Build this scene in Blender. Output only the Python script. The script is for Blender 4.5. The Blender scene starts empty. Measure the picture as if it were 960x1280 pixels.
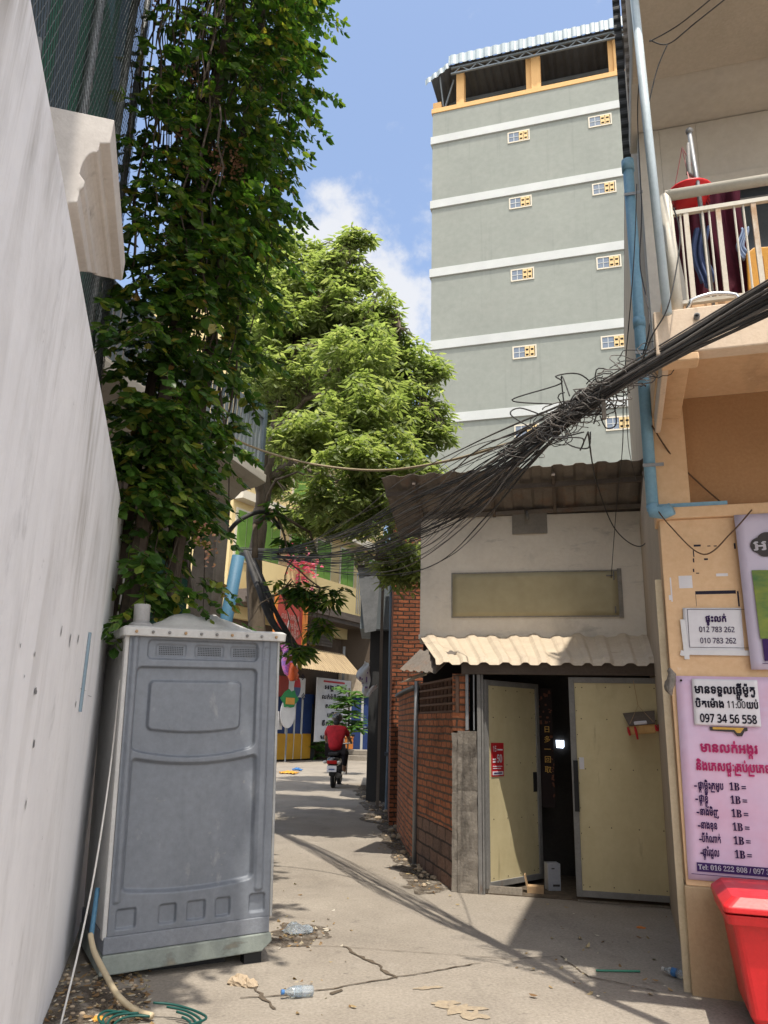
import bpy, bmesh, math, random
from mathutils import Vector, Matrix, noise as mnoise
random.seed(7)
R_ = math.radians
sc = bpy.context.scene
COL = sc.collection

# ------------------------------------------------------------------ camera, sky, sun, exposure
F, CX, CY, EYE = 961.0, 480.0, 640.0, 1.55
_up = Vector((566 - CX, -2813 - CY, F)).normalized()
_f = Vector((0, 0, 1))
_y = (_f - _up * _f.dot(_up)).normalized()
_x = _y.cross(_up)
if _x.x < 0: _x = -_x
RW = Matrix((_x, _y, _up))                     # image axes (right, down, forward) -> world
cam = bpy.data.cameras.new('camera')
cam.sensor_fit = 'HORIZONTAL'; cam.sensor_width = 36.0; cam.lens = 36.0 * F / 960.0
cam.clip_start = 0.05; cam.clip_end = 2000
camo = bpy.data.objects.new('camera', cam); COL.objects.link(camo)
right, down, fwd = RW @ Vector((1, 0, 0)), RW @ Vector((0, 1, 0)), RW @ Vector((0, 0, 1))
m3 = Matrix((right, -down, -fwd)).transposed()
camo.matrix_world = Matrix.Translation((0, 0, EYE)) @ m3.to_4x4()
sc.camera = camo

SUN = Vector((0.055, -0.335, 1.0)).normalized()   # direction towards the sun
sun_elev = math.asin(SUN.z)
world = bpy.data.worlds.new('World'); sc.world = world; world.use_nodes = True
wn = world.node_tree.nodes; wl = world.node_tree.links
bg = wn['Background']
sky = wn.new('ShaderNodeTexSky'); sky.sky_type = 'NISHITA'; sky.sun_disc = False
sky.sun_elevation = sun_elev
sky.sun_rotation = math.atan2(SUN.x, SUN.y)
sky.altitude = 10; sky.air_density = 1.0; sky.dust_density = 1.6; sky.ozone_density = 2.0
bg.inputs['Strength'].default_value = 0.125
tc = wn.new('ShaderNodeTexCoord')
def wmath(op, a, b=None, c=None, clamp=False):
    n = wn.new('ShaderNodeMath'); n.operation = op; n.use_clamp = clamp
    for i, v in enumerate((a, b, c)):
        if v is None: continue
        if isinstance(v, (int, float)): n.inputs[i].default_value = v
        else: wl.new(v, n.inputs[i])
    return n.outputs[0]
def wblob(u, v, k0, k1):
    d = (RW @ Vector((u - CX, v - CY, F))).normalized()
    n = wn.new('ShaderNodeVectorMath'); n.operation = 'DOT_PRODUCT'
    wl.new(tc.outputs['Generated'], n.inputs[0]); n.inputs[1].default_value = d
    mr = wn.new('ShaderNodeMapRange'); wl.new(n.outputs['Value'], mr.inputs[0])
    mr.inputs[1].default_value = math.cos(R_(k1)); mr.inputs[2].default_value = math.cos(R_(k0))
    return mr.outputs[0]
nz = wn.new('ShaderNodeTexNoise'); wl.new(tc.outputs['Generated'], nz.inputs['Vector'])
nz.inputs['Scale'].default_value = 9.0; nz.inputs['Detail'].default_value = 9.0; nz.inputs['Roughness'].default_value = 0.6
blob = wmath('MAXIMUM', wblob(425, 330, 1.5, 7.5), wmath('MAXIMUM', wblob(520, 420, 1.0, 7.5), wmath('MULTIPLY', wblob(700, 430, 4, 14), 1.0)))
blob = wmath('MAXIMUM', blob, wmath('MULTIPLY', wblob(545, 285, .3, 4.5), 0.72))
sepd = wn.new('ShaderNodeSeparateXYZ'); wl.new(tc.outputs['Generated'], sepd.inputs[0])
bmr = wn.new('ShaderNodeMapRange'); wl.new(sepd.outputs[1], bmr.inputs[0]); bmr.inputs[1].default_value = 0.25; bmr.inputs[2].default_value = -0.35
back = bmr.outputs[0]                                   # unseen bright cloud added behind the camera to lift the light on shaded walls
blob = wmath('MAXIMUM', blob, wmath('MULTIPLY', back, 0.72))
cl = wmath('ADD', wmath('MULTIPLY', blob, 1.0), wmath('MULTIPLY', wmath('SUBTRACT', nz.outputs['Fac'], 0.5), 3.0))
cmr = wn.new('ShaderNodeMapRange'); cmr.interpolation_type = 'SMOOTHSTEP'; wl.new(cl, cmr.inputs[0])
cmr.inputs[1].default_value = 0.38; cmr.inputs[2].default_value = 0.95
cmask = wmath('MULTIPLY', cmr.outputs[0], 0.93)
gam = wn.new('ShaderNodeMix'); gam.data_type = 'RGBA'; gam.blend_type = 'MIX'
hz_ = wn.new('ShaderNodeMix'); hz_.data_type = 'RGBA'; hz_.inputs[0].default_value = .13
wl.new(sky.outputs['Color'], hz_.inputs[6]); hz_.inputs[7].default_value = (2.6, 2.75, 2.9, 1)
wl.new(hz_.outputs[2], gam.inputs[6]); 
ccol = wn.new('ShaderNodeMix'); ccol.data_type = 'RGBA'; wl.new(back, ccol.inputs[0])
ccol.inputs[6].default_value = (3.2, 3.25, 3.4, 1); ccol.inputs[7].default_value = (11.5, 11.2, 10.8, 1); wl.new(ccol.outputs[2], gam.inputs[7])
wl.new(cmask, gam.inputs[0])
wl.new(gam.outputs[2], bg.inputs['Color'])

sun = bpy.data.lights.new('sun', 'SUN'); sun.energy = 2.5; sun.angle = R_(0.53); sun.color = (1.0, 0.93, 0.82)
suno = bpy.data.objects.new('sun', sun); COL.objects.link(suno)
suno.rotation_euler = SUN.to_track_quat('Z', 'Y').to_euler()
suno.location = SUN * 60
sc.view_settings.view_transform = 'Standard'; sc.view_settings.look = 'None'
sc.view_settings.gamma = 1; sc.view_settings.use_curve_mapping = False
sc.view_settings.exposure = 1.15

# ------------------------------------------------------------------ survey helpers
def ray(u, v): return RW @ Vector((u - CX, v - CY, F))
ORG = Vector((0, 0, EYE))
def at(u, v, y):
    d = ray(u, v); return ORG + d * (y / d.y)
def ground(u, v, z=0.0):
    d = ray(u, v); return ORG + d * ((z - EYE) / d.z)
def frame(x, y, az, z=0.0, roll=0.0):
    return Matrix.Translation((x, y, z)) @ Matrix.Rotation(R_(az), 4, 'Z') @ Matrix.Rotation(R_(roll), 4, 'Y')
def on(M, u, v, y=None, x=None):
    """point of a survey ray on the plane y=const or x=const of a local frame"""
    I = M.inverted(); o = I @ ORG; d = I.to_3x3() @ ray(u, v)
    t = (y - o.y) / d.y if y is not None else (x - o.x) / d.x
    return o + d * t

# ------------------------------------------------------------------ object helpers
def put(o, label=None, cat=None, group=None, kind=None):
    if label: o['label'] = label
    if cat: o['category'] = cat
    if group: o['group'] = group
    if kind: o['kind'] = kind
    return o
def thing(name, label, cat, M=None, group=None, kind=None):
    o = bpy.data.objects.new(name, None); COL.objects.link(o); o.empty_display_size = 0.2
    if M is not None: o.matrix_world = M
    return put(o, label, cat, group, kind)

class MB:
    def __init__(s): s.v = []; s.f = []; s.m = []; s.uv = {}
    def add(s, vs, fs, mi=0, M=None):
        b = len(s.v)
        for p in vs:
            p = Vector(p); s.v.append(M @ p if M is not None else p)
        for f in fs: s.f.append([b + i for i in f]); s.m.append(mi)
        return s
    def box(s, x0, x1, y0, y1, z0, z1, mi=0, M=None):
        vs = [(x0,y0,z0),(x1,y0,z0),(x1,y1,z0),(x0,y1,z0),(x0,y0,z1),(x1,y0,z1),(x1,y1,z1),(x0,y1,z1)]
        return s.add(vs, [(0,3,2,1),(4,5,6,7),(0,1,5,4),(1,2,6,5),(2,3,7,6),(3,0,4,7)], mi, M)
    def bar(s, a, b, w, h=None, mi=0, up=Vector((0,0,1))):
        a, b = Vector(a), Vector(b); h = h or w
        d = (b - a); L = d.length; d.normalize()
        x = d.cross(up)
        if x.length < 1e-4: x = Vector((1,0,0))
        x.normalize(); y = x.cross(d)
        M = Matrix((x, d, y)).transposed().to_4x4(); M.translation = a
        return s.box(-w/2, w/2, 0, L, -h/2, h/2, mi, M)
    def tube(s, pts, r, n=8, mi=0, cap=True):
        pts = [Vector(p) for p in pts]; k = len(pts)
        rr = r if isinstance(r, (list, tuple)) else [r] * k
        b = len(s.v); prev = None
        for i, p in enumerate(pts):
            d = (pts[min(i+1, k-1)] - pts[max(i-1, 0)])
            if d.length < 1e-9: d = Vector((0,0,1))
            d.normalize()
            if prev is None:
                x = d.cross(Vector((0,0,1)))
                if x.length < 1e-3: x = d.cross(Vector((1,0,0)))
            else: x = prev - d * prev.dot(d)
            if x.length < 1e-6: x = d.orthogonal()
            x.normalize(); prev = x; y = d.cross(x)
            for j in range(n):
                a = 2 * math.pi * j / n
                s.v.append(p + (x * math.cos(a) + y * math.sin(a)) * rr[i])
        for i in range(k - 1):
            for j in range(n):
                s.f.append([b+i*n+j, b+i*n+(j+1)%n, b+(i+1)*n+(j+1)%n, b+(i+1)*n+j]); s.m.append(mi)
        if cap:
            s.f.append([b+j for j in range(n)][::-1]); s.m.append(mi)
            s.f.append([b+(k-1)*n+j for j in range(n)]); s.m.append(mi)
        return s
    def prism(s, poly, y0, y1, mi=0, M=None):       # outline in x,z pulled along y
        n = len(poly)
        vs = [(x, y0, z) for x, z in poly] + [(x, y1, z) for x, z in poly]
        fs = [list(range(n)), list(range(2*n-1, n-1, -1))] + [[i, i+n, (i+1)%n+n, (i+1)%n] for i in range(n)]
        return s.add(vs, fs, mi, M)
    def lathe(s, prof, n=20, mi=0, M=None):         # (r, z) profile
        vs = []; fs = []
        for r, z in prof:
            for j in range(n):
                a = 2*math.pi*j/n; vs.append((r*math.cos(a), r*math.sin(a), z))
        for i in range(len(prof)-1):
            for j in range(n): fs.append((i*n+j, i*n+(j+1)%n, (i+1)*n+(j+1)%n, (i+1)*n+j))
        fs.append(list(range(n))[::-1]); fs.append([(len(prof)-1)*n+j for j in range(n)])
        return s.add(vs, fs, mi, M)
    def grid(s, fn, nu, nv, mi=0):
        b = len(s.v)
        for j in range(nv+1):
            for i in range(nu+1): s.v.append(Vector(fn(i/nu, j/nv)))
        for j in range(nv):
            for i in range(nu):
                a = b+j*(nu+1)+i; s.f.append([a, a+1, a+nu+2, a+nu+1]); s.m.append(mi)
        return s
    def ball(s, c, r, n=12, mi=0, sq=(1,1,1)):
        c = Vector(c); vs = []; fs = []; k = max(4, n//2)
        for i in range(k+1):
            t = math.pi*i/k
            for j in range(n):
                a = 2*math.pi*j/n
                vs.append((c.x+r*sq[0]*math.sin(t)*math.cos(a), c.y+r*sq[1]*math.sin(t)*math.sin(a), c.z+r*sq[2]*math.cos(t)))
        for i in range(k):
            for j in range(n): fs.append((i*n+j, (i+1)*n+j, (i+1)*n+(j+1)%n, i*n+(j+1)%n))
        return s.add(vs, fs, mi)

def build(name, mb, mats, parent=None, smooth=False, bevel=0, solid=0, sub=0, uv=True):
    me = bpy.data.meshes.new(name)
    me.from_pydata([tuple(p) for p in mb.v], [], mb.f)
    if not isinstance(mats, (list, tuple)): mats = [mats]
    for m in mats: me.materials.append(m)
    if len(mats) > 1: me.polygons.foreach_set('material_index', mb.m)
    if smooth: me.polygons.foreach_set('use_smooth', [True]*len(me.polygons))
    me.update()
    if uv:
        ul = me.uv_layers.new(name='UVMap'); d = [0.0]*(2*len(me.loops))
        V = mb.v
        for p in me.polygons:
            n = p.normal; ax, ay, az = abs(n.x), abs(n.y), abs(n.z)
            for li in p.loop_indices:
                q = V[me.loops[li].vertex_index]
                if az >= ax and az >= ay: a, b = q.x, q.y
                elif ax > ay: a, b = q.y, q.z
                else: a, b = q.x, q.z
                d[2*li] = a; d[2*li+1] = b
        ul.data.foreach_set('uv', d)
    o = bpy.data.objects.new(name, me); COL.objects.link(o)
    if parent is not None: o.parent = parent
    if solid:
        q = o.modifiers.new('solid', 'SOLIDIFY'); q.thickness = solid; q.offset = 0
    if bevel:
        q = o.modifiers.new('bevel', 'BEVEL'); q.width = bevel; q.segments = 2; q.limit_method = 'ANGLE'; q.angle_limit = R_(40)
    if sub:
        q = o.modifiers.new('sub', 'SUBSURF'); q.levels = sub; q.render_levels = sub
    return o
def single(name, mb, mats, label, cat, M=None, group=None, kind=None, **k):
    o = build(name, mb, mats, **k)
    if M is not None: o.matrix_world = M
    return put(o, label, cat, group, kind)
def clone(root):
    c = root.copy(); COL.objects.link(c)
    for ch in root.children:
        d = ch.copy(); COL.objects.link(d); d.parent = c
        for g in ch.children:
            e = g.copy(); COL.objects.link(e); e.parent = d
    return c

# ------------------------------------------------------------------ materials
def lin(r, g, b):
    f = lambda c: (c/255/12.92) if c/255 <= 0.04045 else ((c/255+0.055)/1.055)**2.4
    return (f(r), f(g), f(b), 1)
class NT:
    def __init__(s, name):
        s.m = bpy.data.materials.new(name); s.m.use_nodes = True
        s.n = s.m.node_tree.nodes; s.l = s.m.node_tree.links; s.p = s.n['Principled BSDF']
        s.c = s.n.new('ShaderNodeTexCoord')
    def new(s, t, **k):
        n = s.n.new(t)
        for a, b in k.items(): setattr(n, a, b)
        return n
    def noise(s, coord, scale, detail=5, rough=.6, vec=(1,1,1), dist=0):
        mp = s.new('ShaderNodeMapping'); s.l.new(s.c.outputs[coord], mp.inputs['Vector']); mp.inputs['Scale'].default_value = vec
        n = s.new('ShaderNodeTexNoise'); s.l.new(mp.outputs[0], n.inputs['Vector'])
        n.inputs['Scale'].default_value = scale; n.inputs['Detail'].default_value = detail; n.inputs['Roughness'].default_value = rough
        n.inputs['Distortion'].default_value = dist
        return n.outputs['Fac']
    def ramp(s, fac, lo, hi, clamp=True):
        n = s.new('ShaderNodeMapRange'); s.l.new(fac, n.inputs[0]); n.inputs[1].default_value = lo; n.inputs[2].default_value = hi
        return n.outputs[0]
    def mix(s, fac, a, b, mode='MIX'):
        n = s.new('ShaderNodeMix', data_type='RGBA', blend_type=mode)
        for k, v in ((0, fac), (6, a), (7, b)):
            if isinstance(v, (int, float)): n.inputs[k].default_value = v
            elif isinstance(v, tuple): n.inputs[k].default_value = v
            else: s.l.new(v, n.inputs[k])
        return n.outputs[2]
    def math(s, op, a, b):
        n = s.new('ShaderNodeMath', operation=op)
        for i, v in enumerate((a, b)):
            if isinstance(v, (int, float)): n.inputs[i].default_value = v
            else: s.l.new(v, n.inputs[i])
        return n.outputs[0]
    def col(s, c): s.l.new(c, s.p.inputs['Base Color'])
    def bump(s, h, strength, dist=0.01):
        b = s.new('ShaderNodeBump'); b.inputs['Strength'].default_value = strength; b.inputs['Distance'].default_value = dist
        s.l.new(h, b.inputs['Height']); s.l.new(b.outputs[0], s.p.inputs['Normal'])
def mat(name, c, c2=None, rough=.8, scale=3.0, vec=(1,1,1), lo=.35, hi=.7, bump=.15, bscale=60, metal=0.0, coord='Object', stains=(), spec=.3, fine=.12, coat=0):
    """base colour, second colour by noise, optional stains [(colour, scale, stretch, lo, hi, amount)], fine grain and bump"""
    t = NT(name)
    base = c if c2 is None else t.mix(t.ramp(t.noise(coord, scale, 6, .65, vec), lo, hi), c, c2)
    for (sc_, ss, sv, l2, h2, amt) in stains:
        f = t.math('MULTIPLY', t.ramp(t.noise(coord, ss, 7, .65, sv, .3), l2, h2), amt)
        base = t.mix(f, base, sc_)
    if fine:
        g = t.noise(coord, bscale * .7, 3, .7)
        base = t.mix(fine, base, t.mix(t.ramp(g, .3, .7), (0.0,0.0,0.0,1), (1,1,1,1)), 'SOFT_LIGHT')
    if isinstance(base, tuple): t.p.inputs['Base Color'].default_value = base
    else: t.col(base)
    t.p.inputs['Roughness'].default_value = rough; t.p.inputs['Metallic'].default_value = metal
    t.p.inputs['Specular IOR Level'].default_value = spec
    if coat: t.p.inputs['Coat Weight'].default_value = coat
    if bump: t.bump(t.noise(coord, bscale, 5, .6), bump, .01)
    return t.m
def brick_mat(name, c1, c2, mortar, bw=.2, bh=.068, bump=1.0, dark=None, msize=.012):
    t = NT(name)
    b = t.new('ShaderNodeTexBrick'); 
    wob = t.noise('UV', 5, 3, .5)
    vm = t.new('ShaderNodeVectorMath', operation='MULTIPLY_ADD')
    cx = t.new('ShaderNodeCombineXYZ'); t.l.new(wob, cx.inputs[0]); t.l.new(wob, cx.inputs[1])
    t.l.new(cx.outputs[0], vm.inputs[0]); vm.inputs[1].default_value = (.03,.03,0); t.l.new(t.c.outputs['UV'], vm.inputs[2])
    t.l.new(vm.outputs[0], b.inputs['Vector'])
    b.inputs['Scale'].default_value = 1; b.inputs['Brick Width'].default_value = bw; b.inputs['Row Height'].default_value = bh
    b.inputs['Mortar Size'].default_value = msize; b.inputs['Mortar Smooth'].default_value = .3; b.inputs['Bias'].default_value = -.1
    b.inputs['Color1'].default_value = c1; b.inputs['Color2'].default_value = c2; b.inputs['Mortar'].default_value = mortar
    n = t.noise('UV', 2.2, 6, .7)
    c = t.mix(t.math('MULTIPLY', t.ramp(n, .48, .72), .6), b.outputs['Color'], dark or (.05,.035,.03,1))
    n2 = t.noise('UV', 30, 4, .7)
    c = t.mix(.35, c, t.mix(t.ramp(n2, .3, .7), (0,0,0,1), (1,1,1,1)), 'SOFT_LIGHT')
    t.col(c); t.p.inputs['Roughness'].default_value = .92; t.p.inputs['Specular IOR Level'].default_value = .15
    h = t.math('SUBTRACT', t.math('MULTIPLY', n2, .35), b.outputs['Fac'])
    t.bump(h, bump, .02)
    return t.m
def leaf_mat(name, cols, trans=.35, rough=.5):
    """each leaf its own shade of green"""
    t = NT(name)
    g = t.new('ShaderNodeNewGeometry'); r = t.new('ShaderNodeValToRGB')
    t.l.new(g.outputs['Random Per Island'], r.inputs[0])
    e = r.color_ramp.elements
    while len(e) < len(cols): e.new(.5)
    for i, (pos, c) in enumerate(cols): e[i].position = pos; e[i].color = c
    t.col(r.outputs[0]); t.p.inputs['Roughness'].default_value = rough; t.p.inputs['Specular IOR Level'].default_value = .4
    tr = t.new('ShaderNodeBsdfTranslucent'); 
    tcx = t.mix(1.0, r.outputs[0], (1.5,1.6,.7,1), 'MULTIPLY'); t.l.new(tcx, tr.inputs[0])
    mx = t.new('ShaderNodeMixShader'); mx.inputs[0].default_value = trans
    t.l.new(t.p.outputs[0], mx.inputs[1]); t.l.new(tr.outputs[0], mx.inputs[2])
    t.l.new(mx.outputs[0], t.n['Material Output'].inputs['Surface'])
    return t.m
def emit_mat(name, c, s):
    t = NT(name); t.p.inputs['Base Color'].default_value = (0.02,.02,.02,1)
    t.p.inputs['Emission Color'].default_value = c; t.p.inputs['Emission Strength'].default_value = s
    return t.m
def plain(name, c, rough=.6, metal=0.0, spec=.3, coat=0): return mat(name, c, rough=rough, metal=metal, spec=spec, bump=.05, fine=.1, coat=coat)

M = {}
M['wall_white'] = mat('white_lime_wash', (.85,.85,.87,1), (.80,.80,.82,1), rough=.9, scale=.8, coord='UV', bump=.35, bscale=14,
    stains=[((.45,.44,.43,1), 1.1, (1.6,.6,1), .52, .78, .55), ((.22,.21,.205,1), 1.9, (2.2,.45,1), .64, .78, .55), ((.30,.30,.31,1), 2.6, (1.2,.8,1), .62, .76, .5), ((.55,.55,.58,1), .6, (1,.7,1), .52, .78, .4), ((.12,.12,.12,1), 5, (1.3,1,1), .68, .72, .6), ((.16,.15,.145,1), 14, (1,.5,1), .70, .73, .55)])
M['cornice'] = mat('cement_cornice', (.58,.54,.50,1), (.46,.42,.39,1), rough=.9, scale=2, stains=[((.14,.12,.11,1), 6, (1,1,1), .6, .72, .6)], bscale=50)
def runoff(m):
    nt = m.node_tree; n, l = nt.nodes, nt.links; b = n['Principled BSDF']; src = b.inputs['Base Color'].links[0].from_socket
    tcn = n.new('ShaderNodeTexCoord'); mp = n.new('ShaderNodeMapping'); mp.inputs['Scale'].default_value = (2.4,.26,1); l.new(tcn.outputs['UV'], mp.inputs[0])
    q = n.new('ShaderNodeTexNoise'); q.inputs['Scale'].default_value = 1.2; q.inputs['Detail'].default_value = 7; q.inputs['Roughness'].default_value = .72; q.inputs['Distortion'].default_value = .5; l.new(mp.outputs[0], q.inputs['Vector'])
    bq = n.new('ShaderNodeTexNoise'); bq.inputs['Scale'].default_value = 1.1; bq.inputs['Detail'].default_value = 4; l.new(tcn.outputs['UV'], bq.inputs['Vector'])
    br = n.new('ShaderNodeMapRange'); l.new(bq.outputs['Fac'], br.inputs[0]); br.inputs[1].default_value = .40; br.inputs[2].default_value = .62
    sx = n.new('ShaderNodeSeparateXYZ'); l.new(tcn.outputs['UV'], sx.inputs[0])
    h = n.new('ShaderNodeMapRange'); l.new(sx.outputs[1], h.inputs[0]); h.inputs[1].default_value = 1.1; h.inputs[2].default_value = 3.1
    r = n.new('ShaderNodeMapRange'); l.new(q.outputs['Fac'], r.inputs[0]); r.inputs[1].default_value = .47; r.inputs[2].default_value = .60
    mu = n.new('ShaderNodeMath'); mu.operation = 'MULTIPLY'; l.new(h.outputs[0], mu.inputs[0]); l.new(r.outputs[0], mu.inputs[1])
    m2 = n.new('ShaderNodeMath'); m2.operation = 'MULTIPLY'; l.new(mu.outputs[0], m2.inputs[0]); l.new(br.outputs[0], m2.inputs[1])
    mx_ = n.new('ShaderNodeMix'); mx_.data_type = 'RGBA'; l.new(m2.outputs[0], mx_.inputs[0]); l.new(src, mx_.inputs[6]); mx_.inputs[7].default_value = (.43,.41,.39,1); l.new(mx_.outputs[2], b.inputs['Base Color'])
runoff(M['wall_white'])
M['net'] = None
t = NT('green_shade_net'); nn = t.noise('UV', 1.3, 4, .6, (3,.6,1)); t.col(t.mix(nn, (.008,.050,.034,1), (.03,.15,.10,1)))
t.p.inputs['Roughness'].default_value = .8
tp = t.new('ShaderNodeBsdfTransparent'); mx = t.new('ShaderNodeMixShader'); mx.inputs[0].default_value = .93
t.l.new(tp.outputs[0], mx.inputs[1]); t.l.new(t.p.outputs[0], mx.inputs[2]); t.l.new(mx.outputs[0], t.n['Material Output'].inputs['Surface']); M['net'] = t.m
M['galv'] = mat('galvanised_steel', (.30,.31,.32,1), (.20,.21,.22,1), rough=.5, metal=.5, scale=4)
M['wire'] = plain('grey_wire', (.10,.105,.105,1), .6, .3)
M['steel_blue'] = mat('blue_grey_steel', (.10,.13,.16,1), (.06,.08,.10,1), rough=.7, scale=3)
M['dark_sheet'] = mat('dark_metal_sheet', (.028,.030,.031,1), (.05,.05,.05,1), rough=.7, scale=2, vec=(1,1,.3))
M['stem'] = mat('vine_bark', (.06,.045,.035,1), (.11,.085,.065,1), rough=.9, scale=8)
M['bark'] = mat('tree_bark', (.11,.085,.06,1), (.20,.16,.12,1), rough=.95, scale=6, vec=(1,1,.3), bump=.6, bscale=25)
G_ = lambda r,g,b: (r,g,b,1)
M['vine'] = leaf_mat('vine_leaf', [(0,G_(.024,.060,.014)),(.35,G_(.05,.115,.021)),(.7,G_(.085,.165,.028)),(.92,G_(.18,.235,.04)),(.985,G_(.28,.24,.05)),(1,G_(.26,.13,.04))], .42, .38)
M['tree'] = leaf_mat('tree_leaf', [(0,G_(.15,.19,.075)),(.4,G_(.21,.255,.115)),(.75,G_(.27,.31,.155)),(1,G_(.35,.37,.22))], .58, .42)
M['bush'] = leaf_mat('bush_leaf', [(0,G_(.03,.09,.015)),(.6,G_(.06,.14,.02)),(1,G_(.14,.24,.04))], .35, .5)
M['blossom'] = leaf_mat('blossom', [(0,G_(.42,.20,.16)),(.5,G_(.46,.27,.17)),(1,G_(.36,.16,.14))], .3, .7)
M['concrete'] = mat('worn_concrete', (.245,.215,.178,1), (.31,.275,.23,1), rough=.95, scale=.9, bump=.3, bscale=70, fine=.28,
    stains=[((.13,.115,.10,1), .45, (1,1,1), .50, .72, .55), ((.15,.13,.11,1), 1.3, (1.6,.5,1), .56, .75, .6), ((.10,.09,.08,1), 14, (1,1,1), .64, .72, .55), ((.12,.105,.09,1), 4.5, (1,1,1), .62, .70, .5), ((.36,.325,.28,1), 2.7, (1,1,1), .58, .75, .4), ((.085,.07,.06,1), 5, (1,1,1), .67, .76, .5)])
def dirt_mat():
    m = mat('dark_dirt', (.085,.067,.05,1), (.15,.12,.09,1), rough=1, scale=12, bump=.8, bscale=60); nt = m.node_tree
    n, l = nt.nodes, nt.links; tcn = n.new('ShaderNodeTexCoord'); q = n.new('ShaderNodeTexNoise'); q.inputs['Scale'].default_value = 9; q.inputs['Detail'].default_value = 8; q.inputs['Roughness'].default_value = .75
    l.new(tcn.outputs['Object'], q.inputs['Vector']); r = n.new('ShaderNodeMapRange'); l.new(q.outputs['Fac'], r.inputs[0]); r.inputs[1].default_value = .40; r.inputs[2].default_value = .58
    tpn = n.new('ShaderNodeBsdfTransparent'); mxn = n.new('ShaderNodeMixShader'); l.new(r.outputs[0], mxn.inputs[0]); l.new(tpn.outputs[0], mxn.inputs[1]); l.new(n['Principled BSDF'].outputs[0], mxn.inputs[2]); l.new(mxn.outputs[0], n['Material Output'].inputs['Surface'])
    return m
M['dirt_thin'] = dirt_mat()
M['dirt'] = mat('dark_dirt', (.075,.058,.042,1), (.14,.11,.08,1), rough=1, scale=12, bump=.8, bscale=60)
M['brick'] = brick_mat('orange_brick', (.56,.215,.105,1), (.42,.155,.08,1), (.17,.12,.09,1), .2, .075, 1.0)
M['brick_old'] = brick_mat('sooty_brick', (.38,.13,.065,1), (.20,.075,.045,1), (.07,.05,.04,1), .2, .07)
M['block'] = brick_mat('grey_block', (.27,.17,.125,1), (.18,.125,.10,1), (.08,.065,.055,1), .32, .14)
M['house_white'] = mat('old_white_plaster', (.76,.70,.61,1), (.64,.59,.52,1), rough=.92, scale=1.2, coord='UV', bump=.4, bscale=25,
    stains=[((.25,.24,.22,1), 3.5, (.5,1.5,1), .58, .74, .6), ((.30,.28,.25,1), 1.2, (1,1,1), .56, .7, .4)])
M['pier'] = mat('grimy_concrete', (.28,.25,.21,1), (.13,.115,.10,1), rough=.95, scale=2.6, bump=.9, bscale=22, stains=[((.05,.042,.036,1), 3, (1,1,.35), .47, .62, .85), ((.48,.44,.38,1), 5, (1,1,.4), .62, .72, .7)])
M['sign_blank'] = mat('faded_olive_panel', (.42,.37,.235,1), (.37,.325,.205,1), rough=.6, scale=1.5, bump=.08, bscale=6)
M['roof_under'] = mat('rusty_roof_sheet', (.21,.18,.15,1), (.14,.12,.105,1), rough=.75, scale=2.5, stains=[((.20,.10,.055,1), 3, (1,1,1), .55, .7, .5)])
M['awning'] = mat('cream_roof_sheet', (.52,.44,.33,1), (.45,.37,.28,1), rough=.7, scale=3, stains=[((.25,.19,.14,1), 4, (1,1,1), .6, .75, .5)])
M['lintel'] = mat('brown_timber', (.13,.105,.085,1), (.09,.07,.06,1), rough=.85, scale=3, vec=(.4,1,3))
M['door'] = mat('olive_cream_door', (.58,.50,.30,1), (.50,.43,.255,1), rough=.55, scale=1.6, vec=(1,1,.4), bump=.06, bscale=8, stains=[((.24,.19,.10,1), 1.7, (1,1,.4), .56, .80, .55), ((.16,.12,.07,1), 5, (1.6,1,.25), .64, .76, .5)])
M['frame_grey'] = mat('grey_steel_frame', (.22,.215,.205,1), (.16,.155,.15,1), rough=.6, scale=5, stains=[((.16,.09,.05,1), 7, (1,1,.5), .62, .72, .5)])
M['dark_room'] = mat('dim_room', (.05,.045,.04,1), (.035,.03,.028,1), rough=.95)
M['rb_wall'] = mat('peach_plaster', (.66,.45,.27,1), (.60,.40,.235,1), rough=.9, scale=1.4, coord='UV', bump=.2, bscale=30, stains=[((.34,.22,.13,1), 1.4, (1.5,.7,1), .54, .75, .55), ((.30,.21,.14,1), 7, (1.2,.6,1), .66, .74, .5), ((.70,.56,.42,1), 4, (1,1,1), .66, .70, .5)])
M['rb_base'] = mat('stained_base', (.42,.31,.19,1), (.33,.24,.15,1), rough=.92, scale=2, stains=[((.20,.14,.09,1), 3, (2,2,.6), .56, .72, .7)])
M['rb_grey'] = mat('grey_white_plaster', (.58,.54,.47,1), (.50,.46,.41,1), rough=.9, scale=1.2, bump=.2, bscale=20, stains=[((.30,.28,.25,1), 2, (1,1,.6), .58, .74, .45)])
M['fascia'] = mat('pink_beige_fascia', (.66,.52,.39,1), (.58,.46,.34,1), rough=.9, scale=1.8, stains=[((.25,.19,.14,1), 3.2, (1.5,1.5,.45), .58, .74, .6)])
M['pipe_dark'] = mat('weathered_blue_pipe', (.055,.15,.24,1), (.075,.18,.27,1), rough=.55, scale=2)
M['pvc_blue'] = mat('blue_pvc_pipe', (.16,.31,.42,1), (.20,.35,.45,1), rough=.5, scale=2, stains=[((.13,.18,.22,1), 3, (1,1,.3), .6, .75, .4)])
M['pole_white'] = mat('pale_blue_steel_pole', (.48,.55,.58,1), (.40,.47,.50,1), rough=.5, scale=4, stains=[((.25,.22,.18,1), 6, (1,1,.3), .62, .72, .5)])
M['rail'] = mat('cream_painted_rail', (.58,.54,.46,1), (.52,.48,.40,1), rough=.5, scale=5)
M['rail_rust'] = mat('rust_streaked_baluster', (.55,.49,.40,1), (.38,.24,.14,1), rough=.7, scale=5, vec=(1,1,.5), lo=.5, hi=.62)
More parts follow.
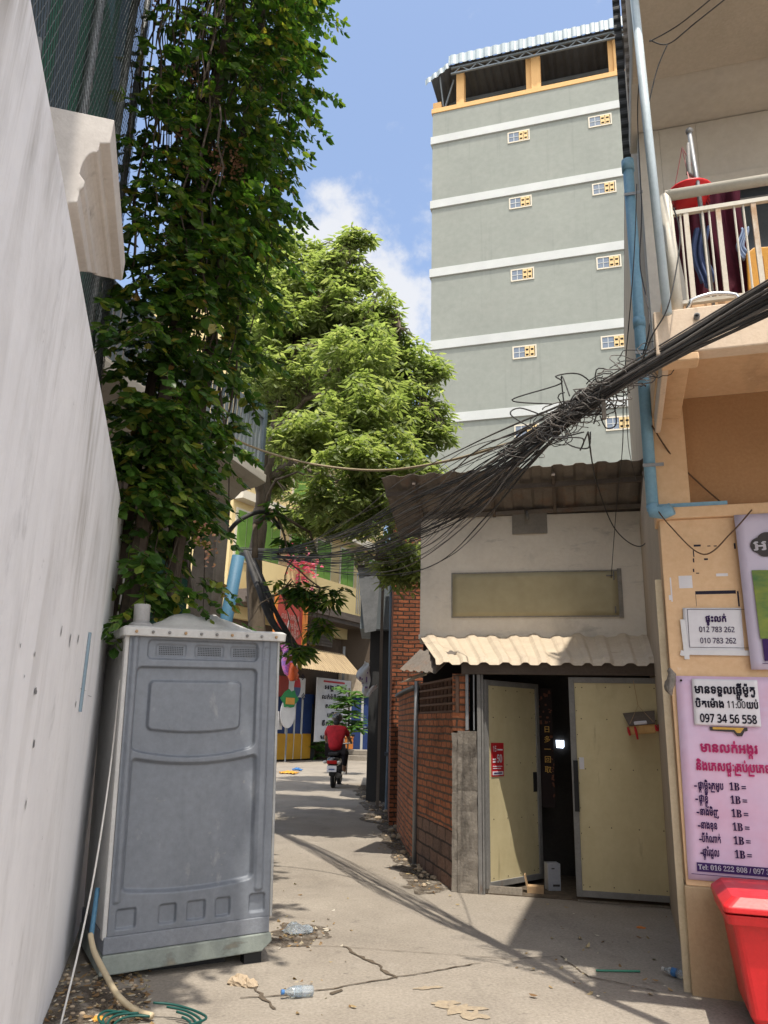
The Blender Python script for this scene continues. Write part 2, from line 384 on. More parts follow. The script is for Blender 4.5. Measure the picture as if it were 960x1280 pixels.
M['glass_dark'] = mat('dark_window_glass', (.045,.055,.065,1), (.065,.075,.085,1), rough=.15, scale=2, spec=.5, bump=0)
M['maroon'] = mat('maroon_cloth', (.095,.012,.028,1), (.06,.008,.018,1), rough=.9, scale=6)
M['navy'] = mat('blue_cloth', (.10,.14,.28,1), (.07,.10,.2,1), rough=.9)
M['red_plastic'] = mat('red_plastic', (.62,.018,.022,1), (.54,.014,.018,1), rough=.36, scale=3, spec=.5, bump=.05, stains=[((.34,.02,.02,1), 6, (1,1,1), .58, .8, .5), ((.55,.20,.18,1), 18, (1,1,.3), .66, .74, .45), ((.30,.16,.13,1), 3, (1,1,.5), .60, .78, .35)])
M['red_basket'] = plain('red_basket_plastic', (.60,.025,.03,1), .4)
M['orange'] = mat('orange_plastic', (.60,.30,.045,1), (.52,.25,.035,1), rough=.45)
M['grey_plastic'] = mat('grey_moulded_plastic', (.165,.18,.205,1), (.135,.15,.175,1), rough=.45, scale=2.2, vec=(1,1,.4), bump=.06, bscale=30, spec=.45, stains=[((.10,.11,.125,1), 2.4, (1.6,1.6,.4), .54, .75, .4), ((.33,.33,.32,1), 7, (1,1,.5), .62, .72, .45), ((.26,.25,.23,1), 16, (1,1,1.6), .66, .72, .5)])
M['white_plastic'] = mat('weathered_white_plastic', (.52,.51,.49,1), (.42,.41,.395,1), rough=.55, scale=3, stains=[((.30,.28,.25,1), 4, (1,1,1), .60, .72, .5)])
M['alu'] = mat('dull_aluminium', (.36,.36,.35,1), (.28,.28,.275,1), rough=.5, metal=.4, scale=5, stains=[((.16,.15,.14,1), 5, (1,1,.4), .6, .72, .5)])
M['skid'] = mat('scuffed_green_grey_skid', (.26,.29,.26,1), (.19,.21,.19,1), rough=.75, scale=3, stains=[((.08,.085,.09,1), 4, (1,1,2), .57, .68, .85), ((.30,.27,.19,1), 4, (1,1,2), .6, .7, .5)])
M['black'] = plain('black_rubber', (.018,.018,.019,1), .7)
M['cable'] = mat('black_cable_sheath', (.032,.031,.031,1), (.075,.072,.07,1), rough=.65, scale=3, bump=0)
M['cable_grey'] = mat('grey_cable_sheath', (.11,.10,.095,1), (.20,.185,.17,1), rough=.7, scale=3, bump=0)
M['cable_tan'] = plain('tan_cable_sheath', (.34,.27,.17,1), .7)
M['cable_brown'] = plain('brown_cable_sheath', (.10,.055,.03,1), .7)
M['hose_cream'] = plain('cream_hose', (.50,.41,.27,1), .5)
M['hose_green'] = plain('green_hose', (.010,.065,.055,1), .4)
M['white_rope'] = plain('white_cord', (.62,.60,.56,1), .7)
M['tower'] = mat('sage_grey_render', (.24,.252,.222,1), (.212,.224,.198,1), rough=.9, scale=.35, coord='UV', bump=.15, bscale=6, fine=.08, stains=[((.24,.243,.215,1), .5, (.5,1.6,1), .5, .75, .5), ((.155,.163,.15,1), .9, (.6,1,1), .60, .78, .45), ((.13,.135,.125,1), 1.0, (3.2,.12,1), .58, .74, .4)])
M['tower_band'] = mat('white_band', (.47,.48,.46,1), (.41,.42,.405,1), rough=.85, scale=.8)
M['tower_orange'] = mat('apricot_paint', (.60,.36,.15,1), (.54,.32,.13,1), rough=.85, scale=.8)
M['tower_roof'] = mat('white_roof_sheet', (.27,.32,.34,1), (.21,.25,.27,1), rough=.45, scale=1)
M['tower_soffit'] = mat('dark_ribbed_soffit', (.075,.085,.10,1), (.055,.06,.07,1), rough=.8, scale=1)
M['cream_block'] = plain('cream_vent_block', (.60,.44,.22,1), .8)
M['cream_frame'] = plain('cream_window_surround', (.56,.51,.41,1), .8)
M['window_blue'] = mat('blue_grey_glass', (.12,.15,.20,1), (.16,.19,.23,1), rough=.25, scale=2, spec=.5, bump=0)
M['yellow_wall'] = mat('cream_yellow_paint', (.62,.49,.25,1), (.56,.44,.22,1), rough=.9, scale=.8, stains=[((.38,.28,.16,1), 1.2, (1,1,.5), .6, .75, .4)])
M['green_paint'] = mat('green_shutter', (.14,.27,.045,1), (.11,.22,.035,1), rough=.8)
M['blue_paint'] = mat('deep_blue_paint', (.022,.05,.17,1), (.016,.035,.12,1), rough=.7)
M['yellow_paint'] = mat('ochre_yellow_paint', (.48,.26,.02,1), (.42,.22,.02,1), rough=.7)
M['sheet_grey'] = mat('weathered_zinc', (.20,.23,.25,1), (.13,.15,.16,1), rough=.6, scale=1.5, vec=(1,1,.3), metal=.2)
M['wood_grey'] = mat('weathered_planks', (.20,.175,.15,1), (.11,.095,.08,1), rough=.95, scale=3, vec=(3,3,.25))
M['conc_col'] = mat('mottled_concrete', (.40,.35,.30,1), (.24,.21,.18,1), rough=.95, scale=2.2, bump=.6, stains=[((.10,.085,.07,1), 3, (1,1,.4), .56, .7, .6)])
M['red_sign'] = mat('red_sign_face', (.33,.05,.035,1), (.27,.04,.03,1), rough=.6)
M['orange_frame'] = plain('orange_frame', (.50,.17,.035,1), .6)
M['sign_white'] = mat('white_sign_vinyl', (.62,.62,.63,1), (.56,.56,.58,1), rough=.55, scale=2, bump=.1, bscale=5)
M['paper'] = mat('white_paper', (.64,.63,.66,1), (.58,.57,.61,1), rough=.7, scale=4, bump=.1, bscale=8)
M['ink'] = plain('black_ink', (.016,.015,.03,1), .8)
M['ink_violet'] = plain('violet_ink', (.035,.010,.085,1), .7)
M['pink_ink'] = plain('magenta_ink', (.50,.035,.16,1), .7)
M['white_ink'] = plain('pale_ink', (.66,.64,.70,1), .7)
M['lilac'] = mat('lilac_vinyl', (.56,.43,.58,1), (.60,.36,.48,1), rough=.5, scale=1.6, lo=.4, hi=.75, bump=.25, bscale=6, stains=[((.55,.22,.30,1), 2.2, (.6,1.6,1), .60, .78, .5)])
M['lilac_pale'] = mat('pale_lilac_vinyl', (.50,.45,.56,1), (.44,.40,.50,1), rough=.45, scale=2, bump=.25, bscale=5)
M['field'] = mat('printed_paddy', (.20,.24,.035,1), (.05,.13,.035,1), rough=.5, scale=9, vec=(.7,1,1.6), bump=.1, bscale=5, stains=[((.03,.07,.035,1), 6, (.6,1,2), .55, .7, .7), ((.34,.30,.08,1), 5, (.6,1,2), .6, .75, .6)])
M['gold'] = plain('gold_print', (.50,.30,.06,1), .6)
M['charcoal'] = plain('charcoal_print', (.04,.035,.035,1), .6)
M['red_poster'] = mat('red_poster', (.50,.022,.03,1), (.42,.018,.025,1), rough=.5)
M['skin'] = plain('skin', (.30,.16,.10,1), .6)
M['shirt'] = mat('red_shirt', (.40,.012,.022,1), (.24,.008,.014,1), rough=.8, scale=8, bump=.4, bscale=14)
M['trouser'] = plain('black_trousers', (.025,.02,.024,1), .85)
M['gloss_black'] = plain('black_gloss', (.012,.012,.014,1), .2, spec=.5, coat=.5)
M['lamp_red'] = plain('red_lens', (.35,.01,.01,1), .2, spec=.5)
M['chrome'] = plain('bright_metal', (.6,.6,.6,1), .25, .9)
M['clear'] = None
t = NT('clear_plastic'); t.p.inputs['Base Color'].default_value = (.72,.80,.86,1); t.p.inputs['Roughness'].default_value = .12
t.p.inputs['Transmission Weight'].default_value = .8; M['clear'] = t.m
M['bottle_blue'] = plain('blue_label', (.05,.16,.38,1), .35)
M['leaf_dry'] = leaf_mat('dry_leaf', [(0,G_(.16,.09,.04)),(.4,G_(.26,.17,.08)),(.7,G_(.34,.27,.15)),(1,G_(.45,.42,.36))], .1, .9)
M['rock'] = mat('tan_rubble', (.46,.36,.25,1), (.34,.27,.19,1), rough=.95, scale=9, bump=.7)
M['carton'] = mat('brown_carton', (.40,.27,.15,1), (.35,.23,.13,1), rough=.85)
M['pink_foil'] = mat('pink_foil', (.60,.16,.42,1), (.30,.12,.45,1), rough=.3, scale=7, lo=.5, hi=.55)
M['orange_foil'] = plain('orange_foil', (.62,.11,.03,1), .3)
M['bluebin'] = plain('dark_blue_plastic', (.02,.035,.07,1), .5)
M['green_tarp'] = mat('dark_green_tarp', (.02,.07,.045,1), (.012,.045,.03,1), rough=.7)
M['lit'] = emit_mat('lit_window', (.75,.85,1,1), 2.2)

# ------------------------------------------------------------------ lettering (flat letter meshes, Khmer clusters composed by hand)
_gl = {}
_tc = bpy.data.curves.new('tmp_text', 'FONT'); _to = bpy.data.objects.new('tmp_text', _tc)
def _raw(s):
    """outline mesh of a string"""
    if s in _gl: return _gl[s]
    _tc.body = s; _tc.size = 1.0; _tc.resolution_u = 3
    COL.objects.link(_to)
    dg = bpy.context.evaluated_depsgraph_get(); ob = _to.evaluated_get(dg)
    vs, fs = [], []
    if '\u1798' in s:                       # overlapping contours: fill each contour on its own
        cu = ob.to_curve(dg)
        for spl in cu.splines:
            c2 = bpy.data.curves.new('tmp_c', 'CURVE'); c2.dimensions = '2D'; c2.fill_mode = 'BOTH'; c2.resolution_u = 3
            n = c2.splines.new('BEZIER'); n.bezier_points.add(len(spl.bezier_points) - 1); n.use_cyclic_u = True
            for a, b in zip(n.bezier_points, spl.bezier_points):
                a.handle_left_type = a.handle_right_type = 'FREE'
                a.co = b.co; a.handle_left = b.handle_left; a.handle_right = b.handle_right
            o2 = bpy.data.objects.new('tmp_c', c2); me = o2.to_mesh()
            k = len(vs); vs += [(v.co.x, v.co.y) for v in me.vertices]; fs += [[k + i for i in p.vertices] for p in me.polygons]
            o2.to_mesh_clear(); bpy.data.objects.remove(o2); bpy.data.curves.remove(c2)
        ob.to_curve_clear()
    else:
        me = ob.to_mesh(); vs = [(v.co.x, v.co.y) for v in me.vertices]; fs = [list(p.vertices) for p in me.polygons]
        ob.to_mesh_clear()
    COL.objects.unlink(_to)
    _gl[s] = (vs, fs); return _gl[s]
def _maxx(s): return max([v[0] for v in _raw(s)[0]] or [0])
_adv = {}
def advance(s):
    if s not in _adv: _adv[s] = _maxx(s + 'I') - _maxx('I')
    return _adv[s]
def is_base(c): return '\u1780' <= c <= '\u17b3'
def clusters(s):
    out = []; i = 0
    while i < len(s):
        c = s[i]; j = i + 1; subs = []; marks = []; pre = ''
        if is_base(c):
            while j < len(s):
                if s[j] == '\u17d2': subs.append(s[j+1]); j += 2
                elif '\u17b6' <= s[j] <= '\u17d1':
                    m_ = s[j]
                    if m_ in '\u17c1\u17c2\u17c3': pre += m_; m_ = ''
                    elif m_ == '\u17c4': pre += '\u17c1'; m_ = '\u17b6'
                    elif m_ == '\u17be': pre += '\u17c1'; m_ = '\u17b8'
                    elif m_ == '\u17c5': pre += '\u17c1'; m_ = '\u17b6'
                    marks.append(m_); j += 1
                else: break
        out.append((pre, c, subs, ''.join(marks))); i = j
    return out
def face_of(s, serif):
    out = ''
    for c in s:
        if c.isdigit() and c < '\x80': out += chr((0x1D7CE if serif else 0x1D7E2) + int(c))
        elif serif and 'A' <= c <= 'Z': out += chr(0x1D400 + ord(c) - 65)
        elif serif and 'a' <= c <= 'z': out += chr(0x1D41A + ord(c) - 97)
        else: out += c
    return out
def text_geo(s, bold=.0):
    """verts (x, y), faces, width at em size 1"""
    V, Fc = [], []; x = 0
    def put_(raw, dx, dy=0, k=1.0):
        offs = [(0,0)] if not bold else [(-bold,0),(bold,0),(0,bold),(0,-bold)]
        for ox, oy in offs:
            b = len(V); V.extend((dx + p[0]*k + ox, dy + p[1]*k + oy) for p in raw[0]); Fc.extend([b + i for i in f] for f in raw[1])
    for pre, c, subs, marks in clusters(s):
        if pre: put_(_raw(pre), x); x += advance(pre)
        w0 = advance(c)
        ro = 'រ' in subs
        if ro:                                # subscript ro: a hook to the left and below
            hk = ([(0.02,-.30),(w0*.9,-.30),(w0*.9,-.23),(.09,-.23),(.09,.42),(.02,.42)], [[0,1,2,3],[0,3,4,5]])
            put_(hk, x); x += .10
        body = c + marks
        put_(_raw(body), x)
        for q in subs:
            if q == 'រ': continue
            wq = advance(q)*.62; put_(_raw(q), x + (w0 - wq)/2, -.40, .62)
        x += advance(body) if c != ' ' else .28
    return V, Fc, x
def letters(mb, s, x, z, h, y=-.003, bold=.02, width=None, slant=0, align='L', mi=0, drop=0, serif=False):
    """add a line of text in the x,z plane of a sign; h is the em height, width squeezes the line to fit; drop lowers it along x"""
    V, Fc, w = text_geo(face_of(s, serif), bold)
    kx = h if width is None else width / w
    x0 = x if align == 'L' else x - w*kx/2
    mb.add([(x0 + p[0]*kx + slant*p[1]*h, y, z + p[1]*h + drop*(p[0]*kx)) for p in V], Fc, mi)

# ------------------------------------------------------------------ ground
gm = MB()
def gz(x, y): return 0.012*mnoise.noise(Vector((x*.5, y*.5, 0))) * (1 if y < 14 else .4)
gx = [-400,-120,-40,-15,-8,-5] + [-4 + i*.2 for i in range(46)] + [6,8,12,20,40,120,400]
gy = [-60,-20,-6,-2,0] + [1 + i*.2 for i in range(70)] + [16,18,20,23,26,30,36,44,60,100,250,700]
b0 = len(gx)
gm.v = [Vector((x, y, gz(x, y))) for y in gy for x in gx]
for j in range(len(gy)-1):
    for i in range(b0-1): gm.f.append([j*b0+i, j*b0+i+1, (j+1)*b0+i+1, (j+1)*b0+i]); gm.m.append(0)
single('ground', gm, M['concrete'], None, None, kind='structure', smooth=True, uv=False)

def strip(mb, pts, w, z=.006, jit=.3):
    L = []; 
    pts = [Vector(p) for p in pts]; dense = []
    for a, b in zip(pts, pts[1:]):
        k = max(1, int((b-a).length/.05)); dense += [a.lerp(b, i/k) for i in range(k)]
    dense.append(pts[-1])
    for i, p in enumerate(dense):
        d = dense[min(i+1, len(dense)-1)] - dense[max(0, i-1)]; n = Vector((-d.y, d.x, 0)).normalized()
        o = n * random.uniform(-1, 1) * w * .8
        ww = w * random.uniform(1-jit*2, 1+jit*2) * .5
        q = p + o
        L.append((q + n*ww, q - n*ww))
    b = len(mb.v)
    for a, c in L: 
        mb.v.append(Vector((a.x, a.y, gz(a.x, a.y)+z))); mb.v.append(Vector((c.x, c.y, gz(c.x, c.y)+z)))
    for i in range(len(L)-1): mb.f.append([b+2*i, b+2*i+1, b+2*i+3, b+2*i+2]); mb.m.append(0)
ck = MB()
def gp(*uv): return [ground(u, v) for u, v in uv]
strip(ck, gp((430,1183),(462,1202),(496,1224)), .026)
strip(ck, gp((300,1248),(345,1246),(420,1236),(500,1222),(600,1205)), .012)
strip(ck, gp((360,1182),(430,1184),(640,1200),(700,1196)), .006)
strip(ck, gp((412,1243),(430,1240)), .03)
strip(ck, gp((700,1196),(735,1222),(820,1240)), .008)
strip(ck, gp((318,1232),(326,1247),(345,1262)), .02)
single('ground_cracks', ck, M['dirt'], None, None, kind='structure', uv=False)
dm = MB()
def patch(mb, c, rx, ry, rot=0, n=26, z=.005, jag=.35, seed=0):
    c = Vector(c); b = len(mb.v); mb.v.append(Vector((c.x, c.y, gz(c.x, c.y)+z)))
    for i in range(n):
        a = 2*math.pi*i/n; k = 1 + jag*mnoise.noise(Vector((math.cos(a)*1.7+seed, math.sin(a)*1.7, seed*3.1)))*1.6
        x, y = rx*k*math.cos(a), ry*k*math.sin(a)
        X, Y = c.x + x*math.cos(rot)-y*math.sin(rot), c.y + x*math.sin(rot)+y*math.cos(rot)
        mb.v.append(Vector((X, Y, gz(X, Y)+z)))
    for i in range(n): mb.f.append([b, b+1+i, b+1+(i+1)%n]); mb.m.append(0)
patch(dm, ground(375,1166), .24, .30, .2, seed=1)
patch(dm, ground(348,1178), .10, .14, .2, seed=2)
patch(dm, ground(90,1260), .28, .5, .2, seed=3)
patch(dm, ground(130,1265), .22, .35, .2, seed=4)
for i in range(16):
    k = i/15; p = ground(540,1108).lerp(ground(468,985), k**1.3)
    patch(dm, p + Vector((random.uniform(-.12,.1), random.uniform(-.2,.2), 0)), .20+.3*k, .35+.8*k, 0, seed=10+i)
single('ground_dirt', dm, M['dirt_thin'], None, None, kind='structure', uv=False)
sp = MB()
patch(sp, ground(572,1262), .12, .09, .4, seed=31, jag=.7); patch(sp, ground(560,1256), .07, .05, .1, seed=32, jag=.7); patch(sp, ground(592,1270), .05, .06, .1, seed=34, jag=.7)
patch(sp, ground(530,1236), .09, .03, .3, seed=33, jag=.7)
single('ground_spill', sp, mat('dried_spill', (.36,.29,.20,1), (.27,.22,.165,1), rough=.95, scale=30, bump=.4), None, None, kind='structure', uv=False)

# ------------------------------------------------------------------ white boundary wall on the left
WA = 105.3
WM = frame(-1.768, 4.794, WA)                      # local x runs away along the wall, local y = into the neighbour's plot
wb = MB()
W0, W1 = -8.0, 4.2
wb.box(W0, W1, .004, .27, -.05, 3.15)
wall = thing('boundary_wall', 'tall white lime washed wall with dark runoff streaks along the left side', 'wall', WM)
wo = build('wall_body', wb, M['wall_white'], wall, bevel=.012)
# moulded cornice block on the wall top
prof = [(.27,3.16),(.115,3.16),(.10,3.49),(.067,3.50),(.064,3.555),(.052,3.575),(.050,3.60)]
for i in range(7):
    a = i/6*math.pi/2; prof.append((.020+.050*math.cos(a)+.004, 3.63+.115*math.sin(a)))
prof += [(.018,3.755),(.016,3.79),(-.022,3.80),(-.026,3.915),(.27,3.915)]
cb = MB(); cb.prism(prof, 0, 1); cb2 = MB()
for v in cb.v:
    far = -1.22 - .55*max(0, min(1, (3.80-v.z)/.30))*(1 if v.x < .9 else 1)
    cb2.v.append(Vector((-2.27 + v.y*(far+2.27), v.x, v.z)))
cb2.f = [f[::-1] for f in cb.f]; cb2.m = cb.m
build('cornice', cb2, M['cornice'], wall, bevel=.004)

# scars and nail marks on the wall
sm = MB()
def wq(u, v, du, dv):
    a = on(WM, u, v, y=0); b = on(WM, u+du, v, y=0); c = on(WM, u, v+dv, y=0)
    n = 9; cx, cz = a.x, a.z; rx = abs(b.x-a.x)/2; rz = abs(c.z-a.z)/2; bb = len(sm.v)
    for i in range(n):
        t_ = 2*math.pi*i/n; k = random.uniform(.6, 1.2); sm.v.append(Vector((cx+rx*k*math.cos(t_), .0005, cz+rz*k*math.sin(t_))))
    sm.f.append(list(range(bb, bb+n))); sm.m.append(0)
for a in [(26,807,1,7),(44,818,1,7),(31,845,1,5),(45,864,3,10),(77,790,1,16),(88,800,1,24),(98,800,1,14),(43,930,2,10),(108,830,1,40),(104,862,8,1),(112,870,6,1),(95,880,1,10),(33,1005,1,14)]: wq(*a)
sm_o = build('scuff_marks', sm, plain('scraped_grey', (.20,.20,.205,1), .95), wall)
fm = MB(); p = on(WM, 106, 835, y=0); fm.box(p.x-.018, p.x+.018, -.012, .002, p.z-.24, p.z+.2)
build('torn_strip', fm, plain('blue_grey_tape', (.20,.27,.32,1), .6), wall)

# chain-link fence with shade netting on the wall
fence = thing('mesh_fence', 'dark chain-link fence with green shade netting standing on the white wall', 'fence', WM)
FT = 9.0
for x in (-4.2,-2.62,-1.05,.35,1.15):
    pm = MB(); pm.tube([(x,.33,3.0),(x,.33,FT)], .03, 8); build('fence_post', pm, M['galv'], fence, smooth=True)
cm = MB()
x0, x1, z0, z1 = -4.3, 1.2, 3.0, FT; pitch = .062
import itertools
c_ = -int((z1-z0)/pitch) - 2
for k in range(c_, int((x1-x0)/pitch) + 2):
    for sg in (1, -1):
        # line x = xs + sg*(z-z0)*0.5
        xs = x0 + k*pitch if sg > 0 else x1 - k*pitch
        za, zb = z0, z1
        pa = [xs, z0]; pbq = [xs + sg*(z1-z0)*.5, z1]
        # clip to x0..x1
        def cl_(z): return xs + sg*(z-z0)*.5
        zs = [z0, z1]
        for X in (x0, x1):
            z = z0 + sg*(X-xs)/.5
            if z0 < z < z1: zs.append(z)
        zs.sort()
        for a, b in zip(zs, zs[1:]):
            mdl = cl_((a+b)/2)
            if x0 <= mdl <= x1 and b-a > .05: cm.tube([(cl_(a),.29,a),(cl_(b),.29,b)], .0020, 3, cap=False)
build('chain_mesh', cm, M['wire'], fence, uv=False)
nm = MB()
def nf(z_lo):
    return lambda u, v: (-4.3+5.5*u, .40+.035*math.sin(u*38+v*3)+.02*math.sin(u*91), z_lo + (FT-z_lo)*v + .12*(1-v)*math.sin(u*17+1))
nm.grid(nf(3.75), 90, 14)
build('shade_net', nm, M['net'], fence, smooth=True)
# steel stanchions behind the net
for (xa, xb) in ((-2.3,-2.05),(-1.6,-1.75)):
    q = MB(); q.bar((xa,.34,3.0),(xb,.34,FT), .09, .05); build('stanchion', q, M['steel_blue'], fence, bevel=.004)
qb = MB(); qb.bar((-3.0,.3,4.2),(-2.3,.3,3.2), .03); qb.bar((-2.3,.3,4.2),(-2.0,.3,3.2), .03); build('brace', qb, M['galv'], fence)
# neighbour's dark shed behind the fence
nbm = MB()
def corr_sheet(mb, o, ux, uz, L, H, pitch=.2, amp=.02, n=None, mi=0):
    """corrugated sheet: ribs along uz"""
    o, ux, uz = Vector(o), Vector(ux).normalized(), Vector(uz).normalized(); nn = ux.cross(uz)
    k = max(2, int(L/pitch*8))
    def f(a, b):
        ph = (a*L/pitch) % 1.0
        h = amp if .32 < ph < .68 else (amp*(ph-.18)/.14 if .18 < ph <= .32 else (amp*(.82-ph)/.14 if .68 <= ph < .82 else 0))
        return o + ux*(a*L) + uz*(b*H) + nn*h
    mb.grid(f, k, n or 4, mi)
sh = thing('metal_shed', 'dark ribbed metal shed close behind the chain-link fence', 'shed', WM)
s1 = MB(); corr_sheet(s1, (-9,.95,0), (1,0,0), (0,0,1), 12.6, 9.6, .19, .022); build('wall', s1, M['dark_sheet'], sh, solid=.004)
s2 = MB(); s2.box(-9,3.6,.99,3.2,9.6,9.7); build('roof', s2, M['dark_sheet'], sh)
s3 = MB(); s3.box(3.54,3.6,1.0,3.2,0,9.58); build('end_wall', s3, M['dark_sheet'], sh)

# ------------------------------------------------------------------ right-hand building with balcony
RB = frame(1.978, 5.327, -17)
rb = thing('apartment_building', 'peach plastered building with posters, a balcony and railing on the right', 'building', RB)
def rp(name, mb, m, parent=rb, **k): return build(name, mb, m, parent, **k)
w = MB(); w.box(0,6,0,.25,.62,3.02); rp('shop_wall', w, M['rb_wall'], bevel=.006)
w = MB(); w.box(-.012,6,-.012,.24,-.05,.62); rp('plinth', w, M['rb_base'], bevel=.008)
w = MB(); w.box(-.02,6,-.035,.27,3.02,3.105); rp('ledge', w, M['rb_wall'], bevel=.008)
w = MB(); w.box(0,.22,.25,9,-.05,4.0); w.box(.12,.22,.25,9,4.0,9.0); rp('side_wall', w, mat('side_beige', (.44,.36,.27,1), (.36,.30,.23,1), rough=.92, scale=1.5, coord='UV', stains=[((.2,.17,.13,1), 2, (2,.4,1), .56, .74, .6)]), bevel=.004)
w = MB(); w.box(.22,6,.101,.30,3.105,4.045); rp('mezzanine_wall', w, mat('orange_brown_plaster', (.36,.205,.10,1), (.31,.175,.085,1), rough=.9, scale=1.2, coord='UV'))
w = MB(); w.box(0,.22,-.0,.25,3.105,4.0); rp('corner_pier', w, M['rb_wall'])
w = MB(); w.box(.055,.22,-.0,.25,4.0,6.35); rp('upper_pier', w, M['rb_grey'])
w = MB(); w.box(-.028,6,-1.37,-1.25,3.65,3.93); w.box(.012,.05,-1.25,-.1,3.65,3.93); rp('balcony_fascia', w, M['fascia'], bevel=.008)
w = MB(); w.box(.03,6,-1.25,.1,3.985,4.05); rp('balcony_floor', w, M['rb_wall'])
w = MB(); w.box(.0,.2,-1.25,-.002,3.79,3.984); w.box(.0,.2,-1.37,-1.252,3.60,3.648); rp('bracket_beam', w, M['rb_wall'], bevel=.008)
# upper storey: back wall, opening, soffits
w = MB(); w.box(.22,.50,.0,.25,4.06,6.35); w.box(.50,6,.0,.25,5.81,6.35); rp('balcony_wall', w, M['rb_grey'], bevel=.005)
w = MB(); w.box(.50,6,-.03,.0,5.74,5.808); rp('window_head', w, M['rb_grey'], bevel=.004)
w = MB(); w.box(.50,6,.14,.16,4.06,5.80); g = rp('window', w, M['glass_dark'])
w = MB()
for x in (.52,1.35,2.2,3.0): w.box(x,x+.05,.10,.138,4.07,5.74)
w.box(.50,6,.10,.137,5.60,5.65); build('window_frame', w, M['frame_grey'], g)
w = MB(); w.box(.0,6,-.62,.25,6.36,6.55); rp('soffit_inner', w, M['rb_grey'], bevel=.01)
w = MB(); w.box(.0,6,-1.55,-.62,6.27,6.55); rp('soffit_outer', w, mat('dusty_soffit', (.50,.44,.36,1), (.42,.37,.30,1), rough=.9, scale=1.2), bevel=.01)
w = MB(); w.box(.10,6,.1,.25,6.55,9.0); rp('upper_wall', w, M['rb_grey'])
w = MB(); w.box(.12,6.2,-2.12,9,9.0,9.14); rp('roof_slab', w, M['roof_under'])
# railing
rl = MB()
def railz(z0, z1): pass
w = MB(); w.tube([(.10,-1.30,4.755),(6,-1.30,4.755)], .034, 12); rl_ = rp('railing', w, M['rail'], smooth=True)
w = MB(); w.box(.10,6,-1.315,-1.285,4.605,4.632); w.box(.10,6,-1.315,-1.285,3.99,4.012); build('rail_bars', w, M['rail'], rl_)
w = MB(); w.tube([(.115,-1.30,3.93),(.10,-1.30,4.755)], .034, 10); build('corner_post', w, M['rail'], rl_, smooth=True)
for k, x in enumerate((.175,.207,.30,.338,.388,.478,.528,.582,.672,.720,.772,.86,.905,.96,1.05,1.1,1.15)):
    thick = k % 3 == 1
    w = MB(); 
    if thick: w.box(x-.014,x+.014,-1.312,-1.288,4.012,4.605)
    else: w.tube([(x,-1.30,4.012),(x,-1.30,4.605)], .0065, 6)
    build('baluster', w, M['rail_rust'] if thick else M['rail'], rl_)
w = MB(); pts = [(.16,-1.335,3.93)] + [(.16+.30*i/10,-1.335,3.985+.035*math.sin(math.pi*i/10)) for i in range(1,10)] + [(.47,-1.335,3.93)]
w.tube(pts, .012, 8); build('grab_bar', w, M['chrome'], rl_, smooth=True)
w = MB(); w.tube([(.205,-1.40,3.86),(.205,-1.30,3.86)], .017, 12); w.tube([(.205,-1.395,3.86),(.205,-1.405,3.86)], .010, 10, 1); rp('drain_spout', w, [M['frame_grey'], M['black']], smooth=True)
# pale pole on the balcony corner, blue downpipe with elbow, corrugated side strip
w = MB(); w.tube([(.045,-1.42,3.88),(.02,-1.42,5.2),(.0,-1.42,6.5)], .027, 12); rp('corner_pole', w, M['pole_white'], smooth=True)
w = MB(); w.tube([(-.04,-.05,6.02),(-.04,-.05,3.08)], .042, 14)
w.tube([(-.04,-.05,3.12),(-.035,-.055,3.07),(.03,-.07,3.055),(.085,-.10,3.075)], .046, 14)
w.tube([(-.04,-.05,6.06),(-.04,-.05,5.96)], .05, 14); w.tube([(-.04,-.05,4.62),(-.04,-.05,4.54)], .047, 14)
dp = rp('downpipe', w, M['pvc_blue'], smooth=True)
w = MB(); w.box(.0,.46,-.02,.03,3.105,3.135); build('wall_stub', w, M['pvc_blue'], dp)
for z in (5.7,4.3,3.4):
    w = MB(); w.box(-.088,.055,-.098,-.092,z,z+.025); build('pipe_clip', w, M['galv'], dp)
for i, (xa, xb, ya, zb) in enumerate(((-.035,.035,.75,6.37),(.03,.07,.45,6.95))):
    w = MB(); corr_sheet(w, (xb,ya,zb), (0,0,1), (-1,0,0), 2.65, xb-xa, .115, .02, 2); rp('corrugated_side', w, M['dark_sheet'] if i == 0 else M['roof_under'], solid=.006)
w = MB(); w.box(-.01,.0,1.6,1.9,2.9,3.5); 
w = MB(); w.tube([(-.02,.30,4.7),(-.02,.30,3.9)], .022, 10); rp('conduit', w, M['rail'], smooth=True)
w = MB(); w.box(-.04,-.001,.22,.28,3.55,3.72); rp('junction_box', w, M['pole_white'], bevel=.004)
# slim steel channel against the side wall down to the house doors
w = MB(); w.box(-.055,-.012,.05,.10,0,2.6); rp('channel', w, mat('cream_channel', (.50,.42,.29,1), (.40,.33,.23,1), rough=.7, scale=4))
# black painted squares and tape on the shop wall
w = MB()
def dash(u0, v0, u1, v1, th=.012):
    a = on(RB, u0, v0, y=-.0012); b = on(RB, u1, v1, y=-.0012); 
    w.bar(a, b, th, .0015) if abs(u1-u0) > abs(v1-v0) else w.bar(a, b, .0015, th, up=Vector((0,0,1)))
    
